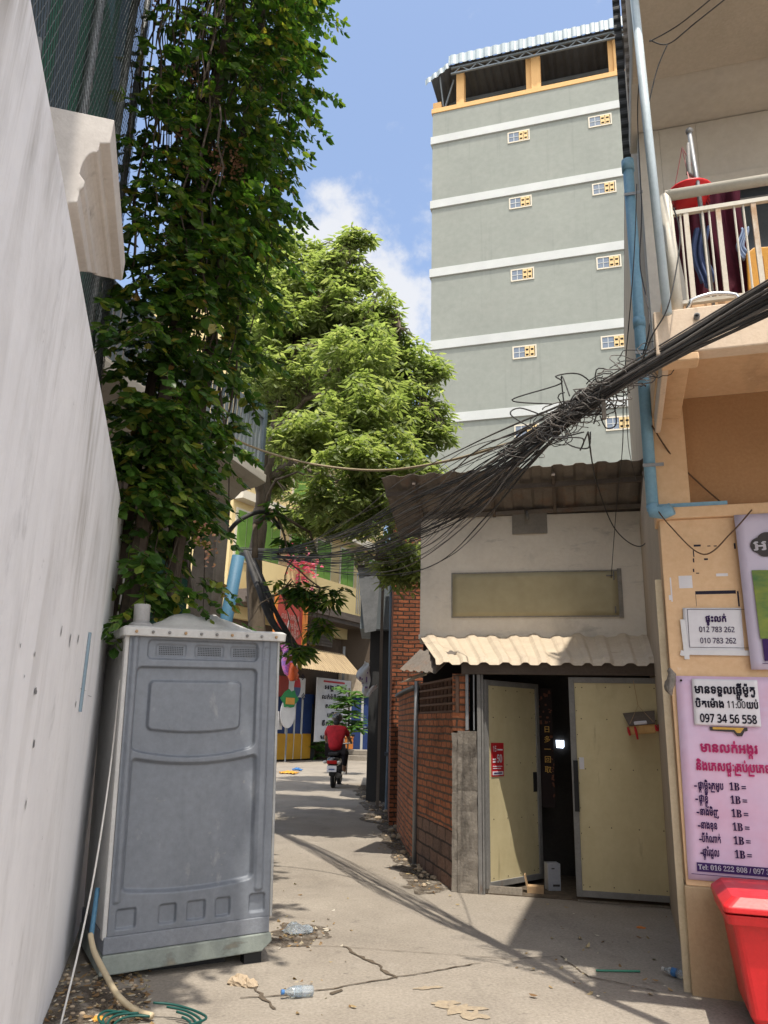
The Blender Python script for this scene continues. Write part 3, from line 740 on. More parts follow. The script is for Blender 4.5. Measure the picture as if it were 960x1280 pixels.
def flat(u0, v0, u1, v1):
    a = on(RB, u0, v0, y=0); b = on(RB, u1, v1, y=0); w.box(min(a.x,b.x), max(a.x,b.x), -.0016, .001, min(a.z,b.z), max(a.z,b.z))
for a in [(869,739,920,742),(869,740,871,758),(921,739,925,758),(867,681,876,683),(884,682,888,683),(892,682,896,683),(866,688,868,696),(866,698,868,703),(866,711,868,715),(880,698,885,700),(870,716,874,717),(917,679,920,686)]: flat(*a)
rp('painted_frame', w, M['ink'])
w = MB()
for a in [(848,720,866,735),(837,722,841,752),(895,717,910,720),(836,744,839,750)]: flat(*a)
rp('torn_tape', w, M['paper'])

# things on the balcony
bk = thing('hanging_basket', 'red plastic basket hung by cords from a steel pole on the balcony', 'basket', RB @ Matrix.Translation((.265,-1.13,4.765)))
w = MB(); w.lathe([(.075,0),(.095,.035),(.125,.10),(.135,.105),(.135,.115),(.12,.112),(.09,.04),(.07,.008)], 24)
build('basket_bowl', w, M['red_basket'], bk, smooth=True)
w = MB()
for i in range(24):
    a = 2*math.pi*i/24; w.box(-.006,.006,-.002,.002,0,.07,0, Matrix.Rotation(a,4,'Z') @ Matrix.Translation((0,-.112,.02)) @ Matrix.Rotation(-.35,4,'X'))
build('basket_slots', w, plain('slot_dark', (.25,.01,.01,1), .6), bk)
w = MB()
for a in (.4,2.5,4.6): w.tube([(.13*math.cos(a),.13*math.sin(a),.11),(-.02,.0,.46)], .004, 5)
build('cords', w, plain('pink_cord', (.45,.22,.2,1), .8), bk)
fp = thing('flag_pole', 'slim steel pole with a ball cap standing behind the balcony railing', 'pole', RB @ Matrix.Translation((.32,-1.24,3.95)))
w = MB(); w.tube([(0,0,0),(-.02,0,.9),(-.035,.02,1.30)], .014, 10); build('shaft', w, M['galv'], fp, smooth=True)
w = MB(); w.ball((-.035,.02,1.315), .024, 12); build('ball_cap', w, M['frame_grey'], fp, smooth=True)
w = MB(); w.tube([(-.02,.01,.95),(-.06,.02,1.0),(-.05,.01,1.22)], [.010,.018,.008], 8); build('furled_cloth', w, M['frame_grey'], fp, smooth=True)
def cloth(name, m, label, x0, x1, y, z0, z1, fold=.03, seed=0, cat='cloth'):
    w = MB()
    w.grid(lambda u, v: (x0+(x1-x0)*u + .02*math.sin(v*5+seed), y+fold*math.sin(u*17+seed)+fold*.5*math.sin(u*31+v*3), z0+(z1-z0)*v + .025*math.sin(u*6+seed)*(1-v)), 40, 16)
    return single(name, w, m, label, cat, RB, smooth=True, solid=.006)
cloth('hanging_curtain', M['maroon'], 'maroon cloth hung out behind the balcony railing', .20,.60,-.95,4.12,5.02, seed=1, cat='curtain')
cloth('hanging_shirt', M['navy'], 'blue and white garment hanging between the folds of the maroon cloth', .27,.36,-1.05,4.25,4.66, .012, 2, 'garment')
cloth('hanging_towel', plain('pale_blue_towel', (.28,.36,.52,1), .9), 'small pale blue towel hanging right of the maroon cloth', .535,.58,-1.04,4.42,4.62, .008, 3, 'towel')
ch = thing('plastic_chair', 'orange plastic chair back showing through the balcony railing', 'chair', RB @ Matrix.Translation((.74,-1.05,4.05)) @ Matrix.Rotation(R_(8),4,'Z'))
w = MB(); w.prism([(-.2,.02),(.2,.02),(.185,.36),(.14,.40),(-.14,.40),(-.185,.36)], -.012, .012); build('backrest', w, M['orange'], ch, bevel=.008)
w = MB(); w.box(-.2,.2,.0,.38,-.02,.015); build('seat', w, M['orange'], ch, bevel=.01)
w = MB()
for x in (-.10,-.05,0,.05,.10): w.box(x-.008,x+.008,-.016,-.011,.08,.33)
build('backrest_slots', w, plain('dark_orange', (.28,.12,.015,1), .6), ch)
# ---- posters
def poster(name, label, cat, x0, x1, z0, z1, y, m, tilt=0, wav=.006, th=.002, cx=None):
    Mx = RB @ Matrix.Translation((x0, y, z0)) @ Matrix.Rotation(R_(tilt), 4, 'Y')
    t = thing(name, label, cat, Mx)
    W, H = x1-x0, z1-z0
    w = MB(); w.grid(lambda u, v: (W*u, wav*math.sin(u*7+v*2)*math.sin(v*6+u), H*v), 14, 18)
    build('sheet', w, m, t, smooth=True, solid=th); return t, W, H
t, W, H = poster('sale_sign', 'white for-sale sheet with two phone numbers taped to the peach wall', 'sign', .105,.475,2.085,2.385,-.012, M['paper'], 1.0, .001)
w = MB(); w.box(.028,.46,-.0045,-.003,.288,.2905); w.box(.028,.031,-.0045,-.003,.03,.288); w.box(.028,.46,-.0045,-.003,.03,.0325); build('border', w, M['ink'], t)
w = MB(); letters(w, 'ផ្ទះលក់', .085+.055, .205, .062, -.0055, .045, .135); letters(w, '012 783 262', .095, .135, .05, -.0055, .015, .225); letters(w, '010 783 262', .097, .06, .05, -.0055, .015, .227)
build('lettering', w, M['ink_violet'], t)
w = MB(); w.box(-.03,.03,-.005,-.0032,-.03,.005,0,Matrix.Rotation(R_(12),4,'Y')); w.box(-.01,.022,-.0062,-.0052,-.05,.22,0,Matrix.Rotation(R_(-3),4,'Y')); w.box(.0,.4,-.0061,-.0051,-.02,.014); build('tape', w, M['sign_white'], t)
# price banner
t, W, H = poster('price_banner', 'lilac price list banner with pink headings and a violet phone strip', 'banner', .015,.86,.66,1.925,-.012, M['lilac'], .6, .0035)
yy = -.009
w = MB(); letters(w, 'មានលក់អង្ករ', .125, H-.485, .082, yy, .045, .345); letters(w, 'និងភេសជ្ជៈគ្រប់ប្រភេទ', .09, H-.60, .078, yy, .045, .445); build('heading', w, M['pink_ink'], t)
for i, s in enumerate(('ផ្កាម្លិះក្រអូប','ផ្កាខ្ញី','នាងមិញ','នាងខុន','បីកំណាត់','ផ្ការំដួល')):
    w = MB(); z = H-.715 - i*.0805
    wd = (.155,.058,.115,.10,.115,.10)[i]
    letters(w, '- ', .07+.002*i, z, .06, yy, .03); letters(w, s, .095, z, .062, yy, .035, wd)
    letters(w, '1B', .282, z, .066, yy, .012, .062, serif=True); letters(w, '=', .352, z, .055, yy, .015)
    build('lettering', w, M['ink_violet'], t)
w = MB(); w.box(.055,W-.05,yy-.0006,yy+.002,.052,.105); st = build('phone_strip', w, M['ink_violet'], t)
w = MB(); letters(w, 'Tel: 016 222 808 / 097 33 56', .062, .066, .042, yy-.0035, .006, .49, serif=True); build('lettering', w, M['white_ink'], st)
w = MB(); w.box(.02,W-.02,yy-.0006,yy+.002,.034,.037); build('rule', w, M['ink_violet'], t)
w = MB(); w.prism([(.19,H-.325),(.42,H-.325),(.42,H-.345),(.40,H-.35),(.385,H-.38),(.355,H-.38),(.335,H-.355),(.195,H-.35)], yy-.001, yy+.002); w.prism([(.21,H-.327),(.40,H-.327),(.375,H-.36),(.355,H-.36),(.34,H-.34),(.21,H-.342)], yy-.003, yy-.0015, 1); build('emblem', w, [M['charcoal'], M['gold']], t)
w = MB()
for p in ((.035,H-.03),(.405,H-.045)): w.ball((p[0],yy,p[1]), .008, 8)
build('nail_head', w, M['black'], t)
t, W, H = poster('parcel_notice', 'white notice about parcels and closing time fixed over the top of the lilac banner', 'notice', .125,.527,1.607,1.905,-.030, M['paper'], .8, .001)
w = MB(); letters(w, 'មានទទួលផ្ញើម៉ូតូ', .012, .205, .075, -.005, .045, .375); letters(w, 'បិតម៉ោង', .012, .115, .066, -.005, .045, .18); letters(w, '11:00', .205, .115, .062, -.005, .015, .115); letters(w, 'យប់', .322, .115, .066, -.005, .045, .075); letters(w, '097 34 56 558', .035, .020, .072, -.005, .035, .345)
build('lettering', w, M['ink'], t)
# rice banner (its left part is in view)
t, W, H = poster('rice_banner', 'pale lilac banner with a paddy field picture and dark blue foot at the right edge', 'banner', .50,1.35,1.965,3.02,-.045, M['lilac_pale'], -.6, .006)
w = MB(); w.prism([(.075,.20),(.80,.20),(.80,.62),(.12,.66),(.07,.66)], -.0125, -.009); build('picture', w, M['field'], t)
w = MB(); w.box(.085,.80,-.0125,-.009,.055,.197); build('foot_panel', w, M['ink_violet'], t)
w = MB(); w.box(.07,.80,-.0125,-.009,.037,.041); build('rule', w, M['ink_violet'], t)
w = MB()
for c in ((.135,.83,.055),(.185,.86,.06),(.245,.87,.065),(.30,.87,.06),(.165,.80,.05),(.22,.80,.06),(.28,.81,.06),(.36,.85,.07),(.36,.8,.06)):
    w.prism([(c[0]+c[2]*math.cos(i*.349), c[1]+c[2]*math.sin(i*.349)) for i in range(18)], -.0145-len(w.v)*1e-5, -.0095)
for c in ((.235,.55,.05),(.235,.50,.05),(.28,.555,.05),(.28,.5,.05),(.34,.53,.07)):
    w.prism([(c[0]+c[2]*math.cos(i*.349), c[1]+c[2]*math.sin(i*.349)) for i in range(18)], -.0150-len(w.v)*1e-5, -.0095)
build('caption_cloud', w, M['charcoal'], t)
w = MB(); letters(w, 'អង្ករ', .095, .795, .10, -.021, .02, .22); build('lettering', w, M['white_ink'], t)
w = MB(); w.box(.205,.29,-.021,-.018,.49,.56); w.lathe([(.001,0),(.06,0)], 24, 0, Matrix.Translation((.33,-.0205,.70)) @ Matrix.Rotation(R_(90),4,'X')); build('gold_mark', w, M['gold'], t)

# red lidded bin at the right edge
bn = thing('wheelie_bin', 'bright red lidded plastic bin cropped by the right edge under the lilac banner', 'bin', RB @ Matrix.Translation((.14,-.10,0)))
def loft(mb, rings, mi=0):
    b = len(mb.v); n = len(rings[0])
    for r in rings: mb.v += [Vector(p) for p in r]
    for i in range(len(rings)-1):
        for j in range(n): mb.f.append([b+i*n+j, b+i*n+(j+1)%n, b+(i+1)*n+(j+1)%n, b+(i+1)*n+j]); mb.m.append(mi)
    mb.f.append([b+j for j in range(n)][::-1]); mb.m.append(mi); mb.f.append([b+(len(rings)-1)*n+j for j in range(n)]); mb.m.append(mi)
def rrect(x0, x1, y0, y1, z, r=.04, n=5):
    P = []
    for cx, cy, a0 in ((x1-r,y0+r,-90),(x1-r,y1-r,0),(x0+r,y1-r,90),(x0+r,y0+r,180)):
        for i in range(n): a = R_(a0+90*i/(n-1)); P.append((cx+r*math.cos(a), cy+r*math.sin(a), z))
    return P
w = MB(); loft(w, [rrect(.12,.66,-.52,-.02,.06), rrect(.10,.68,-.55,0,.10), rrect(.035,.74,-.62,0,.60)]); body = build('bin_body', w, M['red_plastic'], bn, smooth=False, bevel=.006)
w = MB(); loft(w, [rrect(.01,.765,-.65,.02,.565), rrect(.005,.77,-.655,.025,.60), rrect(.0,.775,-.66,.03,.615)]); build('rim', w, M['red_plastic'], bn, bevel=.004)
w = MB(); loft(w, [rrect(-.005,.78,-.67,.03,.625), rrect(-.005,.78,-.67,.03,.655), rrect(.05,.72,-.62,.0,.70), rrect(.10,.67,-.56,-.06,.705)]); build('lid', w, M['red_plastic'], bn, bevel=.006)
w = MB(); w.box(.24,.54,-.70,-.66,.60,.65); w.box(.25,.53,-.665,-.63,.52,.56); build('handle', w, M['red_plastic'], bn, bevel=.012)
for x in (.12,.56):
    w = MB(); w.lathe([(.02,-.03),(.06,-.025),(.065,0),(.06,.025),(.02,.03)], 18, 0, Matrix.Translation((x+.05,-.15,.065)) @ Matrix.Rotation(R_(90),4,'Y')); build('wheel', w, M['black'], bn, smooth=True)
w = MB(); w.box(.22,.26,-.60,-.5,.0,.07); w.box(.5,.54,-.60,-.5,.0,.07); build('foot', w, M['black'], bn)

# ------------------------------------------------------------------ small white house with double doors
HM = frame(.81, 8.215, -13.5)
hs = thing('corner_house', 'small white plastered house with tin roof, blank sign panel and olive double doors', 'house', HM)
def hp(name, mb, m, parent=hs, **k): return build(name, mb, m, parent, **k)
w = MB(); w.box(-.65,2.45,1.3,1.38,2.55,4.15); hp('upper_wall', w, M['house_white'], bevel=.01)
w = MB(); w.box(-.66,2.45,1.285,1.3,2.60,2.66); hp('wall_foot', w, M['house_white'])
w = MB(); w.grid(lambda u, v: (-.235+1.985*u, 1.288-.006*math.sin(u*9)*math.sin(v*4), 2.875+.535*v), 24, 8); bs = hp('blank_sign', w, M['sign_blank'], solid=.006, smooth=True)
w = MB()
for a in ((-.25,1.765,2.862,2.876),(-.25,1.765,3.408,3.425),(-.25,-.235,2.876,3.408),(1.749,1.80,2.85,3.44)): w.box(a[0],a[1],1.284,1.299,a[2],a[3])
build('sign_edge', w, mat('cement_smear', (.30,.28,.25,1), (.2,.19,.17,1), rough=.95, scale=14), bs)
w = MB(); w.box(1.70,1.715,1.26,1.284,3.30,3.40); w.box(1.70,1.715,1.26,1.284,2.90,2.98); w.box(1.62,1.70,1.27,1.284,3.345,3.36); build('sign_hook', w, M['frame_grey'], bs)
w = MB(); w.box(.52,.95,1.27,1.29,3.90,4.19); lp_ = hp('lamp_plate', w, mat('dull_plate', (.25,.23,.20,1), (.20,.18,.16,1), rough=.7, scale=5), bevel=.003)
w = MB(); w.tube([(.70,1.26,4.18),(.71,1.18,4.13),(.72,1.15,4.06)], .022, 8); build('lamp_arm', w, M['frame_grey'], lp_, smooth=True)
# main roof: ribbed sheet, seen from below
rf = MB()
p1, p2 = Vector((-1.02,.60,4.50)), Vector((-1.02,1.75,4.01))
d = (p2-p1); Lr = d.length
corr_sheet(rf, p1 + Vector((0,0,.0)), (1,0,.018), d, 3.62, Lr, .25, .03, 3)
ro_ = hp('roof', rf, M['roof_under'], solid=.004)
w = MB(); w.bar((-1.0,.80,4.34),(2.5,.80,4.40), .045, .06); build('purlin', w, M['lintel'], ro_)
for x in (-.62,.30,1.05,2.1):
    w = MB(); w.bar((x,.64,4.42+.018*(x+1)),(x,1.3,4.13+.018*(x+1)), .04, .05); build('rafter', w, M['lintel'], ro_)
w = MB(); w.bar((-.66,1.27,4.155),(2.42,1.27,4.21), .03, .05); hp('eaves_batten', w, M['roof_under'])
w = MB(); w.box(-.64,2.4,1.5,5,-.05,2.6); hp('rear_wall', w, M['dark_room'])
# lower lean-to roof over the doors
aw = MB()
a0, a1 = Vector((-.20,-.16,2.205)), Vector((-.62,1.3,2.60))
def awf(u, v):
    ph = (u*2.3/.205) % 1.0
    h = .028 if .35 < ph < .62 else (.028*(ph-.2)/.15 if .2 < ph <= .35 else (.028*(.77-ph)/.15 if .62 <= ph < .77 else .0))
    x0 = -.20 + 2.28*u; x1 = -.64 + 2.85*u
    x = x0 + (x1-x0)*v + .012*math.sin(u*23)*(1-v)
    z = 2.225 + .40*v**1.05 + h + .012*math.sin(u*31)*(v>.9) - (.05 if v < .02 else 0)
    y = -.15 + 1.44*v + .012*math.sin(u*40)*(v < .1) - (.008 if v < .02 else 0)
    return (x, y, z)
aw.grid(awf, 130, 0+24)
hp('lean_to_roof', aw, M['awning'], solid=.005)
# bent rusty sheets hanging at its left corner
w = MB(); corr_sheet(w, (-.50,.55,2.40), (.72,-.60,-.08), (-.55,-.35,-.62), .62, .34, .13, .022, 6); hp('loose_sheet', w, M['roof_under'], solid=.004)
for i, (x, y, z, r) in enumerate(((-.72,.46,2.02,-.3),(-.62,.40,2.06,-.1),(-.55,.30,2.11,.1))):
    w = MB(); w.add([(0,0,0),(.16,-.05,.03),(.30,.10,.10),(.10,.14,.06)], [(0,1,2,3)], 0, Matrix.Translation((x,y,z))); hp('torn_flap', w, M['awning'], solid=.005)
w = MB(); w.box(.05,2.12,-.06,-.01,2.09,2.215); hp('lintel', w, M['lintel'], bevel=.006)
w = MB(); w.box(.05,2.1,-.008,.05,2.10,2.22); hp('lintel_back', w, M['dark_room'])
# concrete pier, brick jamb above it, steel tubes
def rough_box(x0, x1, y0, y1, z0, z1, k=.008, n=(4,4,24)):
    bm_ = MB(); 
    def J(p): q = Vector(p); return q + Vector((mnoise.noise(q*9), mnoise.noise(q*9+Vector((5,0,0))), 0))*k
    nz_ = n[2]
    ring = []
    for i in range(nz_+1):
        z = z0+(z1-z0)*i/nz_; P = []
        for (a, b, c, d_) in ((x0,y0,x1,y0),(x1,y0,x1,y1),(x1,y1,x0,y1),(x0,y1,x0,y0)):
            for j in range(4): P.append(J((a+(c-a)*j/4, b+(d_-b)*j/4, z)))
        ring.append(P)
    loft(bm_, ring); return bm_
hp('concrete_pier', rough_box(.0,.20,.0,.24,-.03,1.52,.012), M['pier'])
hp('pier_flank', rough_box(-.06,.0,.02,.26,-.03,1.50,.010), M['pier'])
hp('brick_jamb', rough_box(-.06,.10,.07,.24,1.52,2.10,.010), M['brick'])
w = MB(); w.box(.205,.245,-.01,.04,0,2.09); w.box(.25,.268,-.01,.04,0,2.09); hp('door_post', w, M['frame_grey'], bevel=.003)
w = MB(); w.box(.085,.115,.0,.03,1.53,2.09); w.box(.165,.178,.0,.02,1.53,2.09); hp('steel_bars', w, M['galv'])
# brick wall along the alley with pierced blocks at its near end
G1 = HM.inverted()
def hw(x, y): q = G1 @ Vector((x, y, 0)); return Vector((q.x, q.y, 0))
path = [Vector((-.055,.06,0)), hw(.735,8.5), hw(.60,9.2), hw(.478,9.79), hw(.40,10.8), hw(.345,12.0), hw(.32,13.0)]
def wall_path(path, z0f, z1f, th, name, m, rows=14, noise_=.012):
    w = MB(); 
    dense = []
    for a, b in zip(path, path[1:]):
        k = max(1, int((b-a).length/.09)); dense += [a.lerp(b, i/k) for i in range(k)]
    dense.append(path[-1]); s_ = [0]
    for a, b in zip(dense, dense[1:]): s_.append(s_[-1] + (b-a).length)
    nrm = []
    for i in range(len(dense)):
        d_ = (dense[min(i+1,len(dense)-1)] - dense[max(0,i-1)]).normalized(); nrm.append(Vector((-d_.y, d_.x, 0)))   # to the left of the path (alley side)
    uvs = {}
    for side in (1, 0):
        b = len(w.v)
        for i, p in enumerate(dense):
            for j in range(rows+1):
                z = z0f + (z1f(s_[i]) - z0f)*j/rows
                q = p - nrm[i]*(0 if side else th)
                if side: q = q + nrm[i]*noise_*mnoise.noise(Vector((s_[i]*6, z*9, 0)))
                uvs[len(w.v)] = (s_[i], z); w.v.append(Vector((q.x, q.y, z)))
        for i in range(len(dense)-1):
            for j in range(rows):
                f = [b+i*(rows+1)+j, b+(i+1)*(rows+1)+j, b+(i+1)*(rows+1)+j+1, b+i*(rows+1)+j+1]
                w.f.append(f if side else f[::-1]); w.m.append(0)
    nb = len(dense)*(rows+1)
    for i in range(len(dense)-1):
        w.f.append([i*(rows+1)+rows, (i+1)*(rows+1)+rows, nb+(i+1)*(rows+1)+rows, nb+i*(rows+1)+rows]); w.m.append(0)
    o = hp(name, w, m, uv=False)
    ul = o.data.uv_layers.new(name='UVMap')
    for l in o.data.loops: ul.data[l.index].uv = uvs[l.vertex_index]
    return o
near = path[:4]; far = path[3:]
wall_path(near, .55, lambda s: 1.70, .16, 'brick_wall', M['brick'])
wall_path(near, -.04, lambda s: .55, .175, 'block_base', M['block'], 8)
wall_path(far, -.04, lambda s: 2.0-.0*s, .16, 'rear_brick_wall', M['brick'], 20)
# pierced vent blocks: bars only
w = MB()
a, b = near[0]+Vector((0,0,0)), near[3]
seg = [near[0], near[1], near[2], near[3]]
def along(k):
    tot = [0]; 
    for p, q in zip(seg, seg[1:]): tot.append(tot[-1]+(q-p).length)
    s_ = k*tot[-1]
    for i in range(3):
        if s_ <= tot[i+1]+1e-6: return seg[i].lerp(seg[i+1], (s_-tot[i])/(tot[i+1]-tot[i]))
for i in range(11):
    p = along(i/10); q = p + Vector((.06,.02,0)); w.bar(p+Vector((.05,.012,1.70)), p+Vector((.05,.012,2.07)), .035, .09)
for z in (1.715,1.80,1.885,1.97,2.055):
    for i in range(10): w.bar(along(i/10)+Vector((.05,.012,z)), along((i+1)/10)+Vector((.05,.012,z)), .09, .022)
hp('vent_blocks', w, mat('dark_cement', (.24,.15,.11,1), (.16,.11,.085,1), rough=.95, scale=8))
w = MB(); pts = [p + Vector((.08,.03,2.03)) for p in far]; 
for p, q in zip(pts, pts[1:]): w.bar(p, q, .30, .03)
hp('wall_cap', w, M['sheet_grey'])
w = MB(); q = near[3]; w.tube([q+Vector((-.02,0,0)), q+Vector((-.02,0,2.1))], .028, 8); hp('corner_pipe', w, M['galv'], smooth=True)
# dark room behind the doors
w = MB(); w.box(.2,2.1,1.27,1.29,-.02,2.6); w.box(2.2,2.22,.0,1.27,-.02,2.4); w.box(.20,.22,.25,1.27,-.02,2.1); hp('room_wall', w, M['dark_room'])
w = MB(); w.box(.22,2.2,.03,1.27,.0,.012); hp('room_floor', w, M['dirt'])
w = MB(); w.box(.22,.62,.035,.06,-.02,.075); hp('threshold', w, M['concrete'])
w = MB(); w.box(1.14,2.04,.02,.05,-.02,.014); hp('sill', w, M['concrete'])
# right door leaf (closed) and left leaf (swung inwards)
def leaf(x, y, ang, Wd, Hd, label=None, flip=1):
    Mx = Matrix.Translation((x, y, .05)) @ Matrix.Rotation(R_(ang), 4, 'Z')
    w = MB(); s_ = flip
    X = lambda a: a*s_
    def bx(a, b, y0, y1, z0, z1): w.box(min(X(a),X(b)), max(X(a),X(b)), y0, y1, z0, z1)
    bx(.055, Wd-.055, -.004, .012, .055, Hd-.055)
    o = hp('door', w, M['door'])
    if label: o['label'] = label
    o.matrix_local = Mx
    w = MB()
    bx(0,.055,-.02,.025,0,Hd); bx(Wd-.055,Wd,-.02,.025,0,Hd); bx(.055,Wd-.055,-.02,.025,0,.055); bx(.055,Wd-.055,-.02,.025,Hd-.055,Hd)
    build('door_frame', w, M['frame_grey'], o, bevel=.003)
    w = MB()
    for z in (.09,.62,1.15,1.62,Hd-.09):
        for i in range(4): w.ball((X(.13+(Wd-.26)*i/3+random.uniform(-.02,.02)), -.005, z+random.uniform(-.01,.01)), .006, 6)
    for i in range(9):
        for e in (.068,Wd-.068): w.ball((X(e), -.005, .1+(Hd-.2)*i/8), .005, 6)
    build('rivets', w, M['lintel'], o)
    return o
rd = leaf(2.075, .0, 1.0, .945, 2.02, 'closed right door leaf', -1)
ld = leaf(.272, .02, 56, .92, 1.99, 'left door leaf swung inwards')
w = MB(); w.box(-.93,-.885,-.03,-.02,.75,1.22); build('latch', w, M['black'], rd)
w = MB(); w.box(.80,.86,-.012,-.004,.86,1.06); build('lock_hole', w, M['black'], ld)
w = MB(); w.box(-.87,-.825,-.007,-.0045,1.14,1.25); build('label_sticker', w, M['paper'], rd)
w = MB(); w.box(2.09,2.125,-.03,.02,0,2.08); w.box(2.085,2.11,.03,.10,0,2.08); hp('right_door_post', w, M['frame_grey'], bevel=.003)
w = MB(); w.tube([(2.14,.03,.0),(2.14,.03,2.1)], .014, 8); hp('side_conduit', w, M['frame_grey'], smooth=True)
# promo poster on the left leaf
LD = HM @ Matrix.Translation((.272, .02, .05)) @ Matrix.Rotation(R_(56), 4, 'Z')
po = thing('red_poster', 'small red and white poster stuck on the left door leaf', 'poster', LD @ Matrix.Translation((.10,-.008,1.03)))
w = MB(); w.box(0,.20,-.002,.001,0,.33); build('sheet', w, M['red_poster'], po)
w = MB(); w.box(.015,.185,-.0045,-.0025,.015,.05); letters(w, '15', .02,.245,.075,-.0045,.03,.06)
letters(w, '50', .085,.14,.10,-.0045,.05,.085); w.box(.02,.07,-.0045,-.0025,.16,.175); w.box(.02,.07,-.0045,-.0025,.135,.15); w.box(.02,.17,-.0045,-.0025,.095,.103); w.box(.02,.15,-.0045,-.0025,.075,.082); w.box(.095,.18,-.0045,-.0025,.255,.268)
build('lettering', w, M['white_ink'], po)
w = MB(); w.box(.035,.165,-.0065,-.0048,.026,.04); build('foot_text', w, M['ink_violet'], po)
# inside: gold-lettered banner, lit opening, cartons
gb = thing('gold_banner', 'dark hanging banner with gold characters inside the doorway', 'banner', HM @ Matrix.Translation((.83,.80,.75)) @ Matrix.Rotation(R_(-8),4,'Z'))
w = MB(); w.box(-.14,.115,-.002,.002,.0,1.25); build('sheet', w, plain('black_red_cloth', (.010,.005,.005,1), .8), gb)
w = MB()
for i, c_ in enumerate('日多一回取'): letters(w, c_, .015, .78-i*.105, .075, -.006, .0)
build('lettering', w, M['gold'], gb)
w = MB()
random.seed(3)
for i in range(26):
    x, z = random.uniform(-.08,.1), random.uniform(.85,1.2); w.box(x,x+random.uniform(.01,.03),-.006,-.003,z,z+random.uniform(.005,.03))
for i in range(22):
    x, z = random.uniform(.08,.11), random.uniform(.1,.75); w.box(x,x+random.uniform(.01,.02),-.006,-.003,z,z+random.uniform(.005,.03))
build('ornament', w, plain('dull_red_gold', (.10,.035,.018,1), .7), gb)
lw = MB(); p = on(HM, 700, 930, y=1.24); lw.prism([(p.x-.045,p.z+.04),(p.x+.045,p.z+.04),(p.x+.045,p.z-.03),(p.x+.03,p.z-.045),(p.x-.04,p.z-.04)], 1.245, 1.265)
single('lit_opening', lw, M['lit'], 'small bright bluish opening glowing in the dark doorway', 'window', HM)
bx_ = thing('white_carton', 'white carton standing on the floor inside the doorway', 'box', HM @ Matrix.Translation((.90,.42,.013)) @ Matrix.Rotation(R_(20),4,'Z'))
w = MB(); w.box(-.065,.065,-.06,.06,0,.25); build('carton_body', w, plain('dim_carton', (.30,.31,.34,1), .8), bx_, bevel=.004)
w = MB(); w.box(-.02,.05,-.072,-.0705,.04,.06); w.box(-.03,.0,-.072,-.0705,.2,.21); build('print', w, M['charcoal'], bx_)
w = MB(); w.box(0,.16,0,.12,0,.06); w.box(.005,.015,0,.12,.06,.16,0,Matrix.Rotation(-.2,4,'Y'))
single('flattened_box', w, M['carton'], 'low brown box just inside the left door leaf', 'box', HM @ Matrix.Translation((.66,.16,.013)))
# hanging shrine on the right leaf
hsr = thing('hanging_shrine', 'small straw offering tray with red tassels hung on the right door leaf', 'shrine', HM @ Matrix.Translation((1.80,-.10,1.62)) @ Matrix.Rotation(R_(-6),4,'Y'))
w = MB(); w.box(-.12,.12,-.09,.07,-.085,.0); build('tray', w, mat('straw', (.56,.35,.15,1), (.44,.26,.10,1), rough=.9, scale=14), hsr, bevel=.01)
w = MB(); w.add([(-.15,.05,.12),(.15,.05,.12),(.12,-.10,.0),(-.12,-.10,.0),], [(0,1,2,3)]); build('lid', w, M['lintel'], hsr, solid=.008)
w = MB(); w.box(-.07,.05,-.105,-.02,.0,.035); build('offering', w, M['paper'], hsr, bevel=.01)
w = MB(); w.tube([(-.12,-.09,.0),(0,-.02,.18),(.12,-.09,.0)], .003, 5); w.tube([(0,-.02,.18),(.0,.03,.42)], .003, 5); build('cord', w, M['carton'], hsr)
for x, y, L in ((-.135,-.1,.05),(-.07,-.1,.09),(.12,-.1,.03),(.15,-.05,.07)):
    w = MB(); w.tube([(x,y,-.01),(x+.005,y,-.05),(x+.01,y,-.04-L)], [.008,.014,.009], 7); build('tassel', w, M['red_poster'], hsr)

# ------------------------------------------------------------------ grey portable toilet, tilted a little
PT = frame(-1.645, 5.31, 28, 0.035, roll=-1.9)
pt = thing('portable_toilet', 'grey moulded plastic portable toilet with white lid leaning beside the white wall', 'toilet cabin', PT)
def pp(name, mb, m, parent=pt, **k): return build(name, mb, m, parent, **k)
PW, PD, PH = 1.06, .92, 1.86         # front face width, depth, wall height; starts at z=.20
Z0 = .215
w = MB(); w.box(-.02,PW+.0,-.01,PD,.115,.213); pp('base_band', w, mat('band_grey', (.20,.215,.24,1), (.16,.17,.19,1), rough=.6, scale=4), bevel=.006)
w = MB(); w.prism([(-.035,0),(PW-.05,0.005),(PW+.02,.06),(PW+.01,.113),(-.02,.113)], -.02, PD+.02); pp('skid', w, M['skid'], bevel=.008)
w = MB(); w.box(PW-.16,PW-.04,.02,.10,-.13,.02); w.box(.3,.8,.12,.7,-.10,.0); pp('support_foot', w, M['black'])
def ss(e0, e1, x):
    t_ = max(0.0, min(1.0, (x-e0)/(e1-e0))); return t_*t_*(3-2*t_)
def rr(s_, t_, s0, s1, t0, t1, r=.03, sag0=0, sag1=0, soft=.0065):
    """1 inside a rounded rectangle (metres), curved lower/upper edges, soft shoulder"""
    c = ((s_-(s0+s1)/2)/((s1-s0)/2)); k = 1-c*c
    a0 = t0 - sag0*k; a1 = t1 - sag1*k
    hx = (s1-s0)/2 - r; hz = (a1-a0)/2 - r
    dx = abs(s_-(s0+s1)/2)-hx; dz = abs(t_-(a0+a1)/2)-hz
    d = math.hypot(max(dx,0), max(dz,0)) + min(max(dx,dz),0) - r
    return 1-ss(-soft, soft, d)
HF = PH
